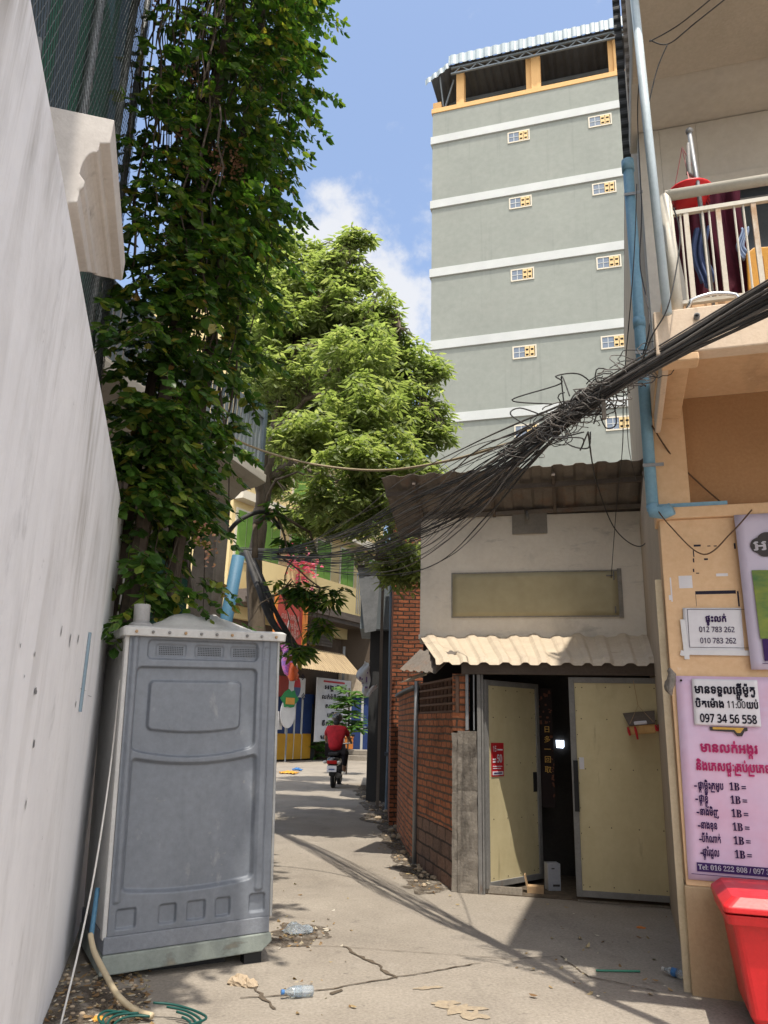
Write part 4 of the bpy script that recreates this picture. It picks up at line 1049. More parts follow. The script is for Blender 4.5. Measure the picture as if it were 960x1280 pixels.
def face(u, v):
    s_, t_ = PW*u, HF*v
    y = 0
    y += .034*rr(s_, t_, .06*PW, .86*PW, .595*HF, .885*HF, .035, .055, .0)
    y -= .026*rr(s_, t_, .15*PW, .755*PW, .665*HF, .835*HF, .03, .025, .0, .010)
    y += .036*rr(s_, t_, .07*PW, .875*PW, .135*HF, .565*HF, .03, .030, .045, .014)
    y += .022*rr(s_, t_, .12*PW, .86*PW, .915*HF, .985*HF, .03, 0, 0)
    for a in (.175,.43,.675): y += .008*rr(s_, t_, a*PW, (a+.195)*PW, .925*HF, .97*HF, .018, 0, 0, .006)
    for a, b in ((.035,.165),(.285,.405),(.455,.585),(.635,.745),(.855,.975)): y += .020*rr(s_, t_, a*PW+.01, b*PW-.01, .018*HF, .078*HF, .014, 0, 0, .007)
    y -= .012*rr(s_, t_, .895*PW, .945*PW, .09*HF, 1.02*HF, .02, 0,0, .012)
    y -= .014*rr(s_, t_, .02*PW, .055*PW, .10*HF, 1.02*HF, .012, 0, 0, .012)
    y += .007*rr(s_, t_, .905*PW, .935*PW, .92*HF, .97*HF, .01, 0, 0, .006)
    return (s_, y, Z0 + t_)
w = MB(); w.grid(face, 220, 380); pp('front_panel', w, M['grey_plastic'], smooth=True)
w = MB(); w.box(0.0,.03,.03,PD,Z0,Z0+PH); w.box(PW-.03,PW,.03,PD,Z0,Z0+PH); w.box(.03,PW-.03,PD-.03,PD,Z0,Z0+PH); pp('side_walls', w, M['white_plastic'], bevel=.004)
w = MB(); w.box(-.03,-.002,.0,.03,Z0-.02,Z0+PH+.01); w.box(-.03,-.005,.034,.07,Z0-.02,Z0+PH); w.box(-.012,.0,.07,PD,Z0,Z0+PH); pp('corner_trim', w, M['white_plastic'], bevel=.006)
w = MB(); w.box(PW+.001,PW+.022,-.004,.05,Z0-.01,Z0+PH+.01); pp('edge_rail', w, M['alu'], bevel=.005)
w = MB(); w.box(PW+.002,PW+.02,.055,PD,Z0,Z0+PH); pp('side_edge', w, plain('faded_pink_edge', (.36,.13,.15,1), .7))
for a in (.175,.43,.675):
    vg = MB()
    for i in range(14):
        for j in range(5): vg.box((a+.02)*PW+i*.0122, (a+.02)*PW+i*.0122+.006, .026, .0295, Z0+.932*HF+j*.0125, Z0+.932*HF+j*.0125+.006)
    pp('vent_grille', vg, M['black'])
# lid: flat flange with bolts and a shallow moulded dome
w = MB(); loft(w, [rrect(-.055,PW+.055,-.05,PD+.05,Z0+PH-.01,.03), rrect(-.06,PW+.06,-.055,PD+.055,Z0+PH+.045,.03), rrect(-.04,PW+.04,-.035,PD+.035,Z0+PH+.058,.03)]); lid = pp('lid', w, M['white_plastic'], bevel=.004)
w = MB()
def dome(u, v):
    s_, q = -.03+(PW+.06)*u, -.03+(PD+.06)*v
    k = max(0, min(1, min(u, 1-u)/.42))*1.0; m_ = max(0, min(1, min(v, 1-v)/.25))
    h = .115*ss(.04, 1, k)*ss(0, 1, m_)
    h += .02*rr(s_, q, .30, .48, -.2, .5, .04, 0,0,.03)*m_ + .022*rr(s_, q, .56, .66, -.2, .5, .03, 0, 0, .02)*m_
    h -= .012*ss(.2,.0,abs(u-.56)*14)*m_
    return (s_, q, Z0+PH+.056+h)
w.grid(dome, 70, 40); build('dome', w, M['white_plastic'], lid, smooth=True)
w = MB()
for i in range(10):
    w.lathe([(.011,0),(.011,.006),(.006,.010)], 8, 0 if i % 3 else 1, Matrix.Translation((.03+(PW-.06)*i/9, -.055, Z0+PH+.018)) @ Matrix.Rotation(R_(90),4,'X'))
build('bolt', w, [M['frame_grey'], M['carton']], lid)
w = MB(); w.lathe([(.056,0),(.056,.17),(.050,.171),(.049,.0)], 20, 0, Matrix.Translation((.085,.10,Z0+PH+.05))); w.lathe([(.085,0),(.085,.03),(.06,.045)], 20, 0, Matrix.Translation((.085,.10,Z0+PH+.05))); pp('vent_pipe', w, mat('pipe_grey', (.36,.35,.34,1), (.28,.275,.27,1), rough=.7, scale=5), smooth=True, bevel=.003)

# ------------------------------------------------------------------ tall grey tower behind
TM = frame(1.80, 27.0, -17.2)
tw = thing('tower_block', 'tall sage grey tower block with white floor bands and a metal roof', 'building', TM)
def tp_(name, mb, m, parent=tw, **k): return build(name, mb, m, parent, **k)
w = MB(); w.box(-.15,13,0,9,0,26.75); tp_('wall', w, M['tower'])
for z in (25.12,21.97,18.78,15.58,12.50,9.3,6.1):
    w = MB(); w.box(-.22,13.06,-.07,9.06,z+.03,z+.40); tp_('floor_band', w, M['tower_band'], bevel=.01)
w = MB(); w.box(-.2,13,-.04,9,26.75,26.97); tp_('parapet_cap', w, M['tower_orange'], bevel=.01)
for row, z in enumerate((24.75,21.62,18.38,15.1,11.95,8.75,5.6)):
    for x in (2.97, 6.16, 9.6):
        w = MB()
        X0, X1, A, B = x, x+.95, z-.30, z+.30
        f = MB(); f.box(X0+.03,X1-.03,-.035,.0,B-.09,B-.04); f.box(X0+.03,X1-.03,-.035,.0,A+.04,A+.09); f.box(X0+.03,X0+.08,-.035,.0,A+.09,B-.09); f.box(X1-.08,X1-.03,-.035,.0,A+.09,B-.09)
        fo = tp_('window', f, M['cream_frame'])
        g = MB(); g.box(X0+.08,X0+.48,-.018,-.004,A+.09,B-.09); build('pane', g, M['window_blue'], fo)
        g = MB(); g.box(X0+.27,X0+.295,-.03,-.019,A+.09,B-.09); g.box(X0+.08,X0+.48,-.03,-.019,z-.012,z+.012); build('glazing_bar', g, M['tower_band'], fo)
        g = MB(); g.box(X0+.48,X1-.08,-.012,-.004,A+.09,B-.09,1)
        for i in range(2):
            for j in range(2):
                bx0 = X0+.49+i*.185; bz0 = A+.095+j*.207
                g.box(bx0,bx0+.165,-.04,-.0122,bz0+.115,bz0+.20); g.box(bx0,bx0+.165,-.04,-.0122,bz0,bz0+.03); g.box(bx0,bx0+.03,-.04,-.0122,bz0+.03,bz0+.115); g.box(bx0+.135,bx0+.165,-.04,-.0122,bz0+.03,bz0+.115)
        build('vent_block', g, [M['cream_block'], M['black']], fo)
for x0_, x1_ in ((.87,1.20),(3.80,4.02),(4.02,4.40),(7.10,7.3),(7.3,7.62),(10.4,10.75)):
    w = MB(); y0 = 0.02 if x1_-x0_ > .25 else .12
    w.box(x0_,x1_,y0,y0+.4,26.97,29.0); tp_('roof_column', w, M['tower_orange'], bevel=.01)
w = MB(); w.box(-.15,.2,.05,.5,26.97,27.35); tp_('corner_stub', w, M['tower_orange'])
# roof sheet: slopes gently backwards and curls down on the left
w = MB()
def roofs(u, v):
    x = -.15 + 13.4*u; 
    y = -.35 + 9.6*v
    ph = (x/.36) % 1; h = .05 if ph > .5 else 0
    z = 28.75 + .10*v
    if x < .9: z -= .62*((.9-x)/1.05)**1.6
    return (x, y, z+h)
w.grid(roofs, 170, 4); tr_ = tp_('roof', w, M['tower_soffit'], solid=.02)
w = MB(); corr_sheet(w, (.62,-.42,28.70), (1,0,0), (0,.12,1), 13, .55, .36, .035, 2); build('roof_fascia', w, M['tower_roof'], tr_, solid=.01)
w = MB(); corr_sheet(w, (-.40,-.30,28.02), (1.2,-.1,.66), (-.1,.1,1), 1.2, .30, .3, .04, 2); build('corner_fascia', w, M['tower_roof'], tr_, solid=.01)
w = MB(); w.box(.7,13,-.30,-.22,28.62,28.70); w.box(.7,13,-.30,-.22,28.34,28.40)
x = .8
while x < 12.6:
    w.bar((x,-.26,28.37),(x+.34,-.26,28.66), .035); w.bar((x+.34,-.26,28.66),(x+.68,-.26,28.37), .035); x += .68
build('truss', w, M['sheet_grey'], tr_)
w = MB()
for y in (1.5,3,4.5,6,7.5): w.box(.2,13,y,y+.12,28.5,28.68)
build('ceiling_beam', w, M['sheet_grey'], tr_)
w = MB(); w.bar((.25,.3,27.3),(.2,-.2,28.45), .05); w.bar((.25,.3,27.0),(.75,.1,28.4), .05); build('corner_strut', w, M['sheet_grey'], tr_)

# ------------------------------------------------------------------ left: house with balcony beyond the wall
def leafy(mb, c, d, L, W, fold=.35, droop=0.0, roll=0.0):
    """one leaf: two folded halves"""
    d = Vector(d).normalized(); s_ = d.cross(Vector((0,0,1)))
    if s_.length < 1e-3: s_ = Vector((1,0,0))
    s_.normalize(); n = s_.cross(d)
    if roll: 
        q = Matrix.Rotation(roll, 3, d); s_ = q @ s_; n = q @ n
    c = Vector(c); b = len(mb.v); w_ = W/2; k = -n*(W*fold*.5)
    tip = c + d*L - n*(L*droop)
    mb.v += [c, c+d*L*.3+s_*w_+k, c+d*L*.7+s_*w_*.75+k-n*L*droop*.5, tip, c+d*L*.7-s_*w_*.75+k-n*L*droop*.5, c+d*L*.3-s_*w_+k, c+d*L*.5-n*L*droop*.3]
    mb.f += [[b,b+6,b+2,b+1],[b+6,b+3,b+2],[b,b+5,b+4,b+6],[b+6,b+4,b+3]]; mb.m += [0]*4
LM = frame(-1.78, 11.0, 73)
lh = thing('balcony_house', 'weathered house behind the vine with a white moulded balcony and planked side', 'house', LM)
def lhp(name, mb, m, parent=lh, **k): return build(name, mb, m, parent, **k)
w = MB(); pr = [(0,5.02),(0,5.14),(.04,5.16),(.04,5.20),(1.4,5.20),(1.4,4.75),(.62,4.75),(.50,4.80),(.40,4.90),(.12,4.97)]
q = MB(); q.prism(pr, 0, 1)
for v in q.v: w.v.append(Vector((-4.2 + 4.2*v.y, v.x, v.z)))
w.f = [f[::-1] for f in q.f]; w.m = q.m
lhp('balcony_slab', w, mat('cream_slab', (.56,.52,.45,1), (.47,.43,.37,1), rough=.9, scale=2, stains=[((.25,.22,.18,1), 4, (1,1,1), .6, .74, .5)]), bevel=.006)
w = MB()
for i in range(34): 
    x = -.1 - i*.12; w.box(x,x+.06,.10,.13,5.2,6.05)
w.box(-4.2,0,.08,.15,6.05,6.13); lhp('balcony_rail', w, M['sheet_grey'])
w = MB(); w.box(-.06,.02,.06,.14,5.2,6.2); lhp('rail_post', w, M['steel_blue'])
w = MB(); w.box(-4.2,-.02,1.4,5,-.05,7.2); lhp('wall', w, M['wood_grey'])
w = MB(); w.box(-4.0,-.35,1.0,1.39,-.05,4.74); lhp('plank_wall', w, M['wood_grey'])
w = MB()
for i in range(28): w.box(-4.0+i*.13, -4.0+i*.13+.115, .965+.012*(i%3), .998, 0, 4.7)
lhp('planks', w, M['wood_grey'])
hp2 = rough_box(-.24,.10,.62,.98,-.05,5.9,.02); lhp('concrete_column', hp2, M['conc_col'])
w = MB(); w.bar((-.9,.98,4.7),(-.32,.90,3.3), .10,.05); lhp('brace', w, M['wood_grey'])
tb = MB(); tb.grid(lambda u, v: (-1.25+.75*u, .90+.05*math.sin(u*9+v*2), 1.3+2.4*v - .25*u), 16, 10)
single('green_tarp', tb, M['green_tarp'], 'dark green tarpaulin hanging against the planks behind the toilet', 'tarpaulin', LM, smooth=True, solid=.006)
w = MB(); a = at(279,795,10.2); b = at(298,695,10.2); w.tube([a - (b-a)*.9, a, b], .085, 14)
single('leaning_pipe', w, M['pipe_dark'], 'thick blue plastic pipe leaning behind the portable toilet', 'pipe', smooth=True)
# bright panel fragment and grey panels seen through the vine

# ------------------------------------------------------------------ hanging vine on the fence
random.seed(11)
vn = thing('hanging_vine', 'dense dark green climbing vine with pale blossoms hanging over the wall and fence', 'vine', Matrix.Translation((-2.1, 6.0, 0)))
VI = Matrix.Translation((2.1, -6.0, 0))
fol = MB(); stm = MB(); blo = MB()
def wallx(y): return -1.768 - .2736*(y-4.794)
def vine_right(z):
    T = ((1.9,-1.34),(2.6,-1.40),(3.3,-1.24),(4.2,-1.06),(5.0,-1.02),(6.2,-.90),(7.2,-.80),(8.2,-.68),(9.6,-.60))
    for (a, x), (b, y) in zip(T, T[1:]):
        if z <= b: return x + (y-x)*max(0, (z-a))/(b-a)
    return T[-1][1]
hang = []
# main hanging stems
for i in range(26):
    y = random.uniform(5.9, 7.0); x0 = wallx(y)+random.uniform(.0,.25); zt = random.uniform(7.5, 10.2)
    zb = random.choice((2.3,2.6,3.2,4,5)); r = random.uniform(.004,.011)
    xt = random.uniform(x0, vine_right(zt)-.1); xb = random.uniform(wallx(y), vine_right(zb)-.1)
    P = []
    for k in range(9):
        t_ = k/8; z = zt+(zb-zt)*t_
        P.append(Vector((xt+(xb-xt)*t_+.08*math.sin(t_*7+i), y+.1*math.sin(t_*5+i*2), z)))
    stm.tube(P, r, 5, cap=False); hang.append(P)
for (x, y, r) in ((-1.75,5.9,.055),(-1.55,6.3,.045),(-1.95,6.1,.04)):
    stm.tube([(x-.25,y+.1,2.0),(x-.1,y,4.0),(x,y,6.0),(x+.18,y-.15,8.0),(x+.3,y-.2,10.5)], [r*1.2,r*1.1,r,r*.9,r*.8], 7)
def frond(p, az, L, n=9, ls=.095):
    """a pinnate spray: drooping midrib with leaves on both sides"""
    d = Vector((math.cos(az), math.sin(az), random.uniform(-.25,.25)))
    pts = []
    for k in range(n):
        t_ = (k+1)/n; pts.append(p + d*L*t_ + Vector((0,0,-.55*L*t_*t_)))
    stm.tube([p]+pts, .0022, 3, cap=False)
    for k, q in enumerate(pts):
        t_ = (k+1)/n; s_ = Vector((-math.sin(az), math.cos(az), 0))
        for sg in (1,-1):
            dd = s_*sg*random.uniform(.5,.9) + d*random.uniform(.1,.6) + Vector((random.uniform(-.2,.2),random.uniform(-.2,.2),random.uniform(-.75,.12)))
            l = ls*random.uniform(.5,1.3)*(1-.3*t_); leafy(fol, q, dd, l, l*random.uniform(.5,.72), random.uniform(.05,.4), random.uniform(.0,.3), random.uniform(-.9,.9))
    l = ls; leafy(fol, pts[-1], d+Vector((0,0,-.8)), l, l*.6, .3, .1)
def density(z): return 1.0
N = 0
while N < 1500:
    z = random.uniform(2.15, 9.8); y = random.uniform(5.25, 7.1)
    xl = wallx(y)-.0; xr = vine_right(z) - (.30 if z < 4.6 else .24 if z < 6 else .18)
    t_ = random.random(); x = xl + (xr-xl)*t_
    if z < 3.5:
        y = random.uniform(5.6, 6.8)
        if mnoise.noise(Vector((x*3.0, 1.7, z*2.2))) < .0: continue       # gaps low down
    if z > 6.9 and t_ < .30 and random.random() < .55: continue                # bare twiggy top near the fence
    if mnoise.noise(Vector((x*2.0, y*1.6, z*2.0+9))) < -.08 and random.random() < .88: continue
    p = Vector((x - .05, y, z))
    az = random.gauss(-.7, 1.1)
    frond(p, az, random.uniform(.18,.34), random.randint(5,8), .118 if z < 6 else .105)
    N += 1
for i in range(420):
    z = random.uniform(4.2, 10.0); y = random.uniform(4.9, 6.0); x = wallx(y) + random.uniform(-.30, .28)
    if z > 6.8 and random.random() < .45: continue
    frond(Vector((x, y, z)), random.gauss(-1.2, 1.0), random.uniform(.15,.28), random.randint(4,7), .10)
for i in range(120):
    y = random.uniform(5.0, 6.2); x = wallx(y) + random.uniform(-.25, .55); z = random.uniform(4.5, 9.5); L_ = random.uniform(.8, 2.4)
    P = [Vector((x,y,z))]
    for k in range(5): P.append(P[-1] + Vector((random.uniform(-.06,.06), random.uniform(-.05,.05), L_/5)))
    stm.tube(P, random.uniform(.004,.011), 4, cap=False)
# sprays that stick out past the outline
for u, v, y, az, L in ((215,500,5.5,.1,.55),(180,545,5.4,-.3,.45),(155,590,5.5,-2.2,.3),(330,320,6.0,.0,.4),(385,20,6.3,.0,.4),(370,110,6.3,-.1,.42),(360,130,6.2,.2,.4),(355,60,6.1,.1,.35),(335,250,6.2,.1,.3),(300,440,5.8,.1,.35),(165,360,5.6,-2.6,.35),(280,560,5.7,.2,.25),(240,730,5.6,-.2,.30),(215,745,5.5,.3,.3),(175,760,5.55,-2.0,.25)):
    for k in range(2): frond(at(u, v, y)+Vector((random.uniform(-.05,.05),0,random.uniform(-.05,.05))), az+random.uniform(-.2,.2), L, 10, .10)
# twiggy canopy leaning over the corner above the frame
for i in range(420):
    z = random.uniform(6.9, 8.8); y = random.uniform(2.4, 5.2); x = random.uniform(-1.9, -.50 - (.35 if y < 3.2 else 0))
    if mnoise.noise(Vector((x*1.5, y*1.5, 3))) < -.35: continue
    if math.degrees(math.atan2(z-.5-EYE, y)) < 53: continue
    frond(Vector((x,y,z)), random.uniform(0,6.28), random.uniform(.25,.4), 8, .13)
for i in range(14):
    y = random.uniform(2.8,5); x = random.uniform(-1.5,-.6); stm.tube([(-1.6,5.6,8.2),(-1.4+random.uniform(-.2,.2),5,8.6),(x,y,8.3)], .008, 4, cap=False)
# thin tangled twigs in the dark upper part
for i in range(150):
    y = random.uniform(5.4,6.8); z = random.uniform(6.6,9.8); x = wallx(y)+random.uniform(.15,.75)
    a = Vector((x,y,z)); b = a + Vector((random.uniform(-.15,.15),random.uniform(-.2,.2),random.uniform(-.5,-.15))); c = b + Vector((random.uniform(-.2,.2),0,random.uniform(-.2,.25)))
    stm.tube([a,(a+b)/2+Vector((.04,0,.02)),b,c], .0035, 3, cap=False)
# pale blossom clusters
for (u, v, y) in ((240,93,5.7),(226,165,5.7),(232,160,5.7),(295,190,5.8),(297,205,5.8),(300,180,5.8),(270,185,5.7),(235,208,5.7),(272,210,5.7),(205,300,5.5),(293,215,5.8),(325,150,6),(335,120,6.1),(300,250,5.8),(260,60,5.9),(195,0,6),(255,665,5.5),(262,690,5.5)):
    c = at(u, v, y-.1)
    for k in range(26): leafy(blo, c + Vector((random.gauss(0,.035),random.gauss(0,.03),random.gauss(0,.045))), (random.uniform(-1,1),random.uniform(-1,1),random.uniform(-1,.4)), .028, .024)
def shift(mb): mb.v = [VI @ v for v in mb.v]; return mb
build('leaves', shift(fol), M['vine'], vn, uv=False); build('stems', shift(stm), M['stem'], vn, uv=False); build('blossoms', shift(blo), M['blossom'], vn, uv=False)

# ------------------------------------------------------------------ trees
def tree(name, label, base, limbs, lobes, n_cl, m, leaf_l, seed, group=None, per=11):
    random.seed(seed)
    t = thing(name, label, 'tree', Matrix.Translation(base), group)
    I = -Vector(base); tr = MB()
    for P, r0, r1 in limbs:
        k = len(P); dense = []
        for i in range(k-1):
            for j in range(4): dense.append(Vector(P[i]).lerp(Vector(P[i+1]), j/4) + Vector((random.uniform(-1,1),random.uniform(-1,1),0))*.03)
        dense.append(Vector(P[-1])); n = len(dense)
        tr.tube([p+I for p in dense], [r0+(r1-r0)*i/(n-1) for i in range(n)], 8)
    build('trunk', tr, M['bark'], t, smooth=True, uv=False)
    cr = MB(); tw_ = MB(); tot = sum(l[1]**2 for l in lobes); tips = [Vector(p) for P, a, b in limbs for p in P[1:]]
    for (c, R, sq) in lobes:
        c = Vector(c); k = int(n_cl*R*R/tot)
        for i in range(k):
            d = Vector((random.gauss(0,1),random.gauss(0,1),random.gauss(0,1))).normalized()
            rad = R*1.22*(random.random()**.55)
            p = c + Vector((d.x*rad, d.y*rad, d.z*rad*sq))
            if mnoise.noise(p*1.9+Vector((seed,0,0))) + .5*mnoise.noise(p*4.3) < -.10: continue
            ax = random.uniform(0, 6.283)
            # a drooping whorl of leaflets at the twig end
            q = min(tips, key=lambda s_: (s_-p).length) if i % 4 == 0 else None
            if q is not None and (q-p).length < 1.5:
                 tw_.tube([q+I, q.lerp(p,.6)+Vector((0,0,.15))+I, p+I], [.016,.010,.004], 4, cap=False)
            for k2 in range(per):
                a = ax + 6.283*k2/per + random.uniform(-.2,.2)
                e = random.uniform(-.7,.25); d2 = Vector((math.cos(a), math.sin(a), e))
                l = leaf_l*random.uniform(.7,1.25); leafy(cr, p+d2*l*.25+I+Vector((0,0,random.uniform(-.06,.06))), d2, l, l*.34, .35, .25, random.uniform(-.4,.4))
    build('crown', cr, m, t, uv=False); build('twigs', tw_, M['bark'], t, uv=False)
    return t
A = lambda u, v, y: at(u, v, y)
B0 = Vector((-1.95, 14.0, 0))
limbs = [([B0, A(318,720,14), A(326,640,14), A(335,580,14), A(352,500,14), A(372,420,14), A(392,360,14)], .17, .04),
         ([A(326,640,14), A(322,590,13.7), A(345,540,13.4), A(382,500,13.2), A(430,480,13)], .10, .03),
         ([A(335,600,14), A(360,580,14.4), A(398,545,14.8), A(440,520,15)], .09, .03),
         ([A(352,500,14), A(330,450,14), A(320,380,14), A(335,310,14)], .07, .02),
         ([A(372,420,14), A(420,380,13.6), A(435,320,13.5), A(440,292,13.5)], .05, .012),
         ([A(398,545,14.8), A(470,520,14.5), A(530,490,14.4)], .06, .015),
         ([A(345,560,13.5), A(390,590,13), A(450,610,12.6)], .05, .015), ([A(372,420,14), A(405,350,14), A(432,310,13.8)], .03, .01), ([A(335,310,14), A(322,285,14)], .02, .008), ([A(430,480,13), A(480,430,13.4), A(500,410,13.6)], .03, .01), ([A(382,500,13.2), A(420,450,13.2), A(455,400,13.4)], .035, .01), ([A(326,640,14), A(345,600,13.6), A(372,590,13.4), A(400,600,13.2)], .035, .01)]
px = 14.6/961
def lobe(u, v, y, r, sq=.9): return (A(u, v, y), r*px, sq)
lobes = [lobe(400,470,17.5,70), lobe(450,540,18,60), lobe(380,560,19,60), lobe(430,500,20.5,60), lobe(335,440,14.8,55), lobe(345,530,15,50), lobe(330,380,14.6,50), lobe(330,330,14.2,50), lobe(375,360,14,42), lobe(425,345,13.6,28,.8), lobe(436,300,13.5,17,.7), lobe(460,298,13.5,9), lobe(432,326,13.6,20), lobe(412,335,13.7,22), lobe(380,318,14,26,.8), lobe(350,302,14.2,22,.8), lobe(452,345,13.6,18), lobe(478,385,13.8,20), lobe(492,425,14,20), lobe(350,395,14,60), lobe(410,400,14,55), lobe(450,390,13.6,42), lobe(470,400,14,30), lobe(400,450,14.4,60), lobe(450,455,12,42), lobe(340,460,14.6,55),
         lobe(480,470,14.4,30), lobe(515,470,14.4,42), lobe(545,470,14.2,20), lobe(500,520,14.2,50), lobe(540,520,14.2,22), lobe(455,520,11.6,44), lobe(400,510,15,45), lobe(480,570,11.2,34,.7), lobe(520,560,14,28), lobe(440,580,10.8,36,.7), lobe(410,620,11.0,31,.6), lobe(460,625,11.0,38,.6), lobe(505,600,13.8,34,.7), lobe(380,650,13.6,28,.5), lobe(430,655,13.2,34,.4), lobe(500,640,13.8,30,.7), lobe(530,600,13.9,26,.8), lobe(360,470,13.4,45), lobe(350,430,13.6,40), lobe(385,545,11.2,34,.7), lobe(350,600,14.5,26,.7), lobe(545,540,14,24), lobe(470,440,13.8,40)]
tree('alley_tree', 'leafy light green tree with drooping leaves rising behind the vine over the alley', B0, limbs, lobes, 13500, M['tree'], .17, 21, None, 9)
B1 = Vector((.9, 12.2, 3.6))
limbs = [([B1, A(520,720,12.3), A(505,690,12.2), A(490,680,12)], .05, .015), ([A(505,690,12.2), A(470,700,11.9)], .02, .008)]
lobes = [lobe(500,690,12,30,.8), lobe(475,690,11.8,26,.6), lobe(515,705,12.2,20,1.0), lobe(495,720,12,20,.7)]
tree('small_tree', 'low bushy green branches beside the white house roof', B1, limbs, lobes, 230, M['tree'], .16, 22)
# the leafy bough hanging in front of the yellow building
B2 = Vector((-2.0, 11.6, 4.0))
limbs = [([B2, A(320,655,11.7), A(345,640,11.7), A(385,665,11.8), A(400,700,11.9)], .05, .012), ([A(345,640,11.7), A(365,700,11.7), A(352,740,11.7)], .02, .008), ([A(345,690,11.7), A(400,735,11.7), A(425,740,11.7)], .015, .006)]
lobes = [lobe(345,640,11.7,18,.6), lobe(385,745,11.7,30,.3), lobe(360,735,11.7,22,.4), lobe(410,735,11.8,20,.4), lobe(372,815,11.6,16,.5), lobe(300,745,11.7,14), lobe(380,680,11.8,20,.4), lobe(405,785,11.9,14,.6), lobe(300,790,11.7,12)]
tree('leafy_bough', 'dark bough with drooping leaves hanging in front of the yellow building', B2, limbs, lobes, 120, M['vine'], .20, 23)

# ------------------------------------------------------------------ far end of the alley
SM = frame(-4.1, 34.0, 60)
def sp_(u, v, y=0): return on(SM, u, v, y=y)
yb = thing('yellow_building', 'cream yellow building with green shutters and a blue ground floor shop at the far bend', 'building', SM)
def yp(name, mb, m, parent=yb, **k): return build(name, mb, m, parent, **k)
def rect(mb, u0, v0, u1, v1, y0, y1, mi=0):
    a, b = sp_(u0, (v0+v1)/2, y0), sp_(u1, (v0+v1)/2, y0); c = sp_((u0+u1)/2, v0, y0); d = sp_((u0+u1)/2, v1, y0)
    mb.box(min(a.x,b.x), max(a.x,b.x), min(y0,y1), max(y0,y1), min(c.z,d.z), max(c.z,d.z), mi); return mb
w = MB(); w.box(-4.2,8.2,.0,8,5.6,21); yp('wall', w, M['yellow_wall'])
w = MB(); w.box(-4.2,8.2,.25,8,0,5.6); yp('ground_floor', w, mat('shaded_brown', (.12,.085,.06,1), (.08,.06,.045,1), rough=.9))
w = MB(); w.box(-4.2,8.3,-1.1,.0,6.3,6.62); w.box(-4.2,8.3,-1.0,-.02,6.1,6.3); yp('balcony_slab', w, M['lintel'])
w = MB(); w.box(-4.2,8.3,-1.1,-1.04,6.62,7.9); yp('balcony_front', w, M['yellow_wall'])
for z in (10.4,14.2): 
    w = MB(); w.box(-4.2,8.35,-.5,.0,z,z+.35); yp('floor_band', w, M['cream_frame'])
for x in (-3.9,-2.2,-.2,1.9,4.0,6.2):
    for z in (8.0,11.4,15.2):
        f = MB(); f.box(x-.1,x+1.2,-.06,-.0,z-.1,z+2.1); fo = yp('window', f, M['cream_frame'])
        g = MB(); g.box(x,x+.52,-.10,-.062,z,z+2.0); g.box(x+.58,x+1.1,-.10,-.062,z,z+2.0); build('shutter', g, M['green_paint'], fo)
w = MB()
for i in range(26): x = 3.8+i*.16; w.box(x,x+.03,-1.15,-1.11,6.7,8.6)
w.box(3.8,8,-1.16,-1.10,8.6,8.66); yp('balcony_grille', w, M['galv'])
bt = thing('bougainvillea', 'pink flowering plant on the balcony of the yellow building', 'plant', SM @ Matrix.Translation((-.9,-1.25,8.0)))
w = MB(); random.seed(4)
for i in range(150): leafy(w, (random.gauss(0,.45),random.gauss(0,.3),random.gauss(.0,.45)), (random.uniform(-1,1),random.uniform(-1,1),random.uniform(-1,1)), .22,.18)
build('flowers', w, leaf_mat('pink_bract', [(0,G_(.55,.07,.16)),(1,G_(.62,.16,.25))], .35, .6), bt, uv=False)
w = MB(); w.tube([(0,.2,-.1),(0,.1,-.8)], .05, 6); build('stem', w, M['bark'], bt)
# ground floor shop
w = rect(MB(), 335, 866, 392, 918, .10, .24); yp('blue_wall', w, M['blue_paint'])
w = rect(MB(), 335, 917, 388, 949, .06, .24); yp('yellow_dado', w, M['yellow_paint'])
w = MB()
for u in (358.5,369,378): rect(w, u-.6, 870, u+.6, 918, .05, .10)
for u in (367,377): rect(w, u-.25, 918, u+.25, 949, .045, .06)
yp('white_battens', w, M['tower_band'])
w = rect(MB(), 389, 880, 394, 950, .08, .24); yp('corner_post', w, M['dark_sheet'])
w = rect(MB(), 376, 768, 416, 806, -.05, .02); s_ = yp('louvre_panel', w, M['wood_grey'])
w = MB()
for i in range(9): rect(w, 377, 770+i*4, 415, 771.6+i*4, -.10, -.05)
build('louvres', w, M['lintel'], s_)
w = MB(); p0, p1 = sp_(362,826,-1.2), sp_(440,838,-1.2)
corr_sheet(w, (p0.x,-1.7,3.75), (1,0,0), (0,.75,.72), p1.x-p0.x, 1.45, .16, .03, 2); yp('tin_awning', w, mat('bamboo_brown_sheet', (.42,.32,.19,1), (.27,.20,.12,1), rough=.85, scale=4, vec=(3,.3,.3)), solid=.006)
ws = thing('white_shop_sign', 'tall white sign with rows of dark lettering under the tin awning', 'sign', SM)
a, b = sp_(396,850,-.3), sp_(437,926,-.3)
w = MB(); w.box(a.x,b.x,-.34,-.28,.80,3.6); build('board', w, M['sign_white'], ws)
w = MB(); W_ = b.x-a.x; ce = (a.x+b.x)/2
rows = [('អង្ករខ្មែរ',3.12,.62),('លក់ទំនិញគ្រប់',2.68,.75),('សាច់ក្រក',2.28,.55),('បារីសា',1.88,.42),('ទឹកដោះគោ',1.5,.7),('ស្ករស',1.2,.4),('មានលក់',.92,.75)]
for s_, z, fr in rows:
    w = MB(); letters(w, s_, ce, z, .26, -.36, .03, W_*fr, align='C'); build('lettering', w, M['ink'], ws)
w = MB(); w.box(a.x+.5,b.x-.7,-.36,-.341,3.42,3.5); build('heading', w, M['red_poster'], ws)
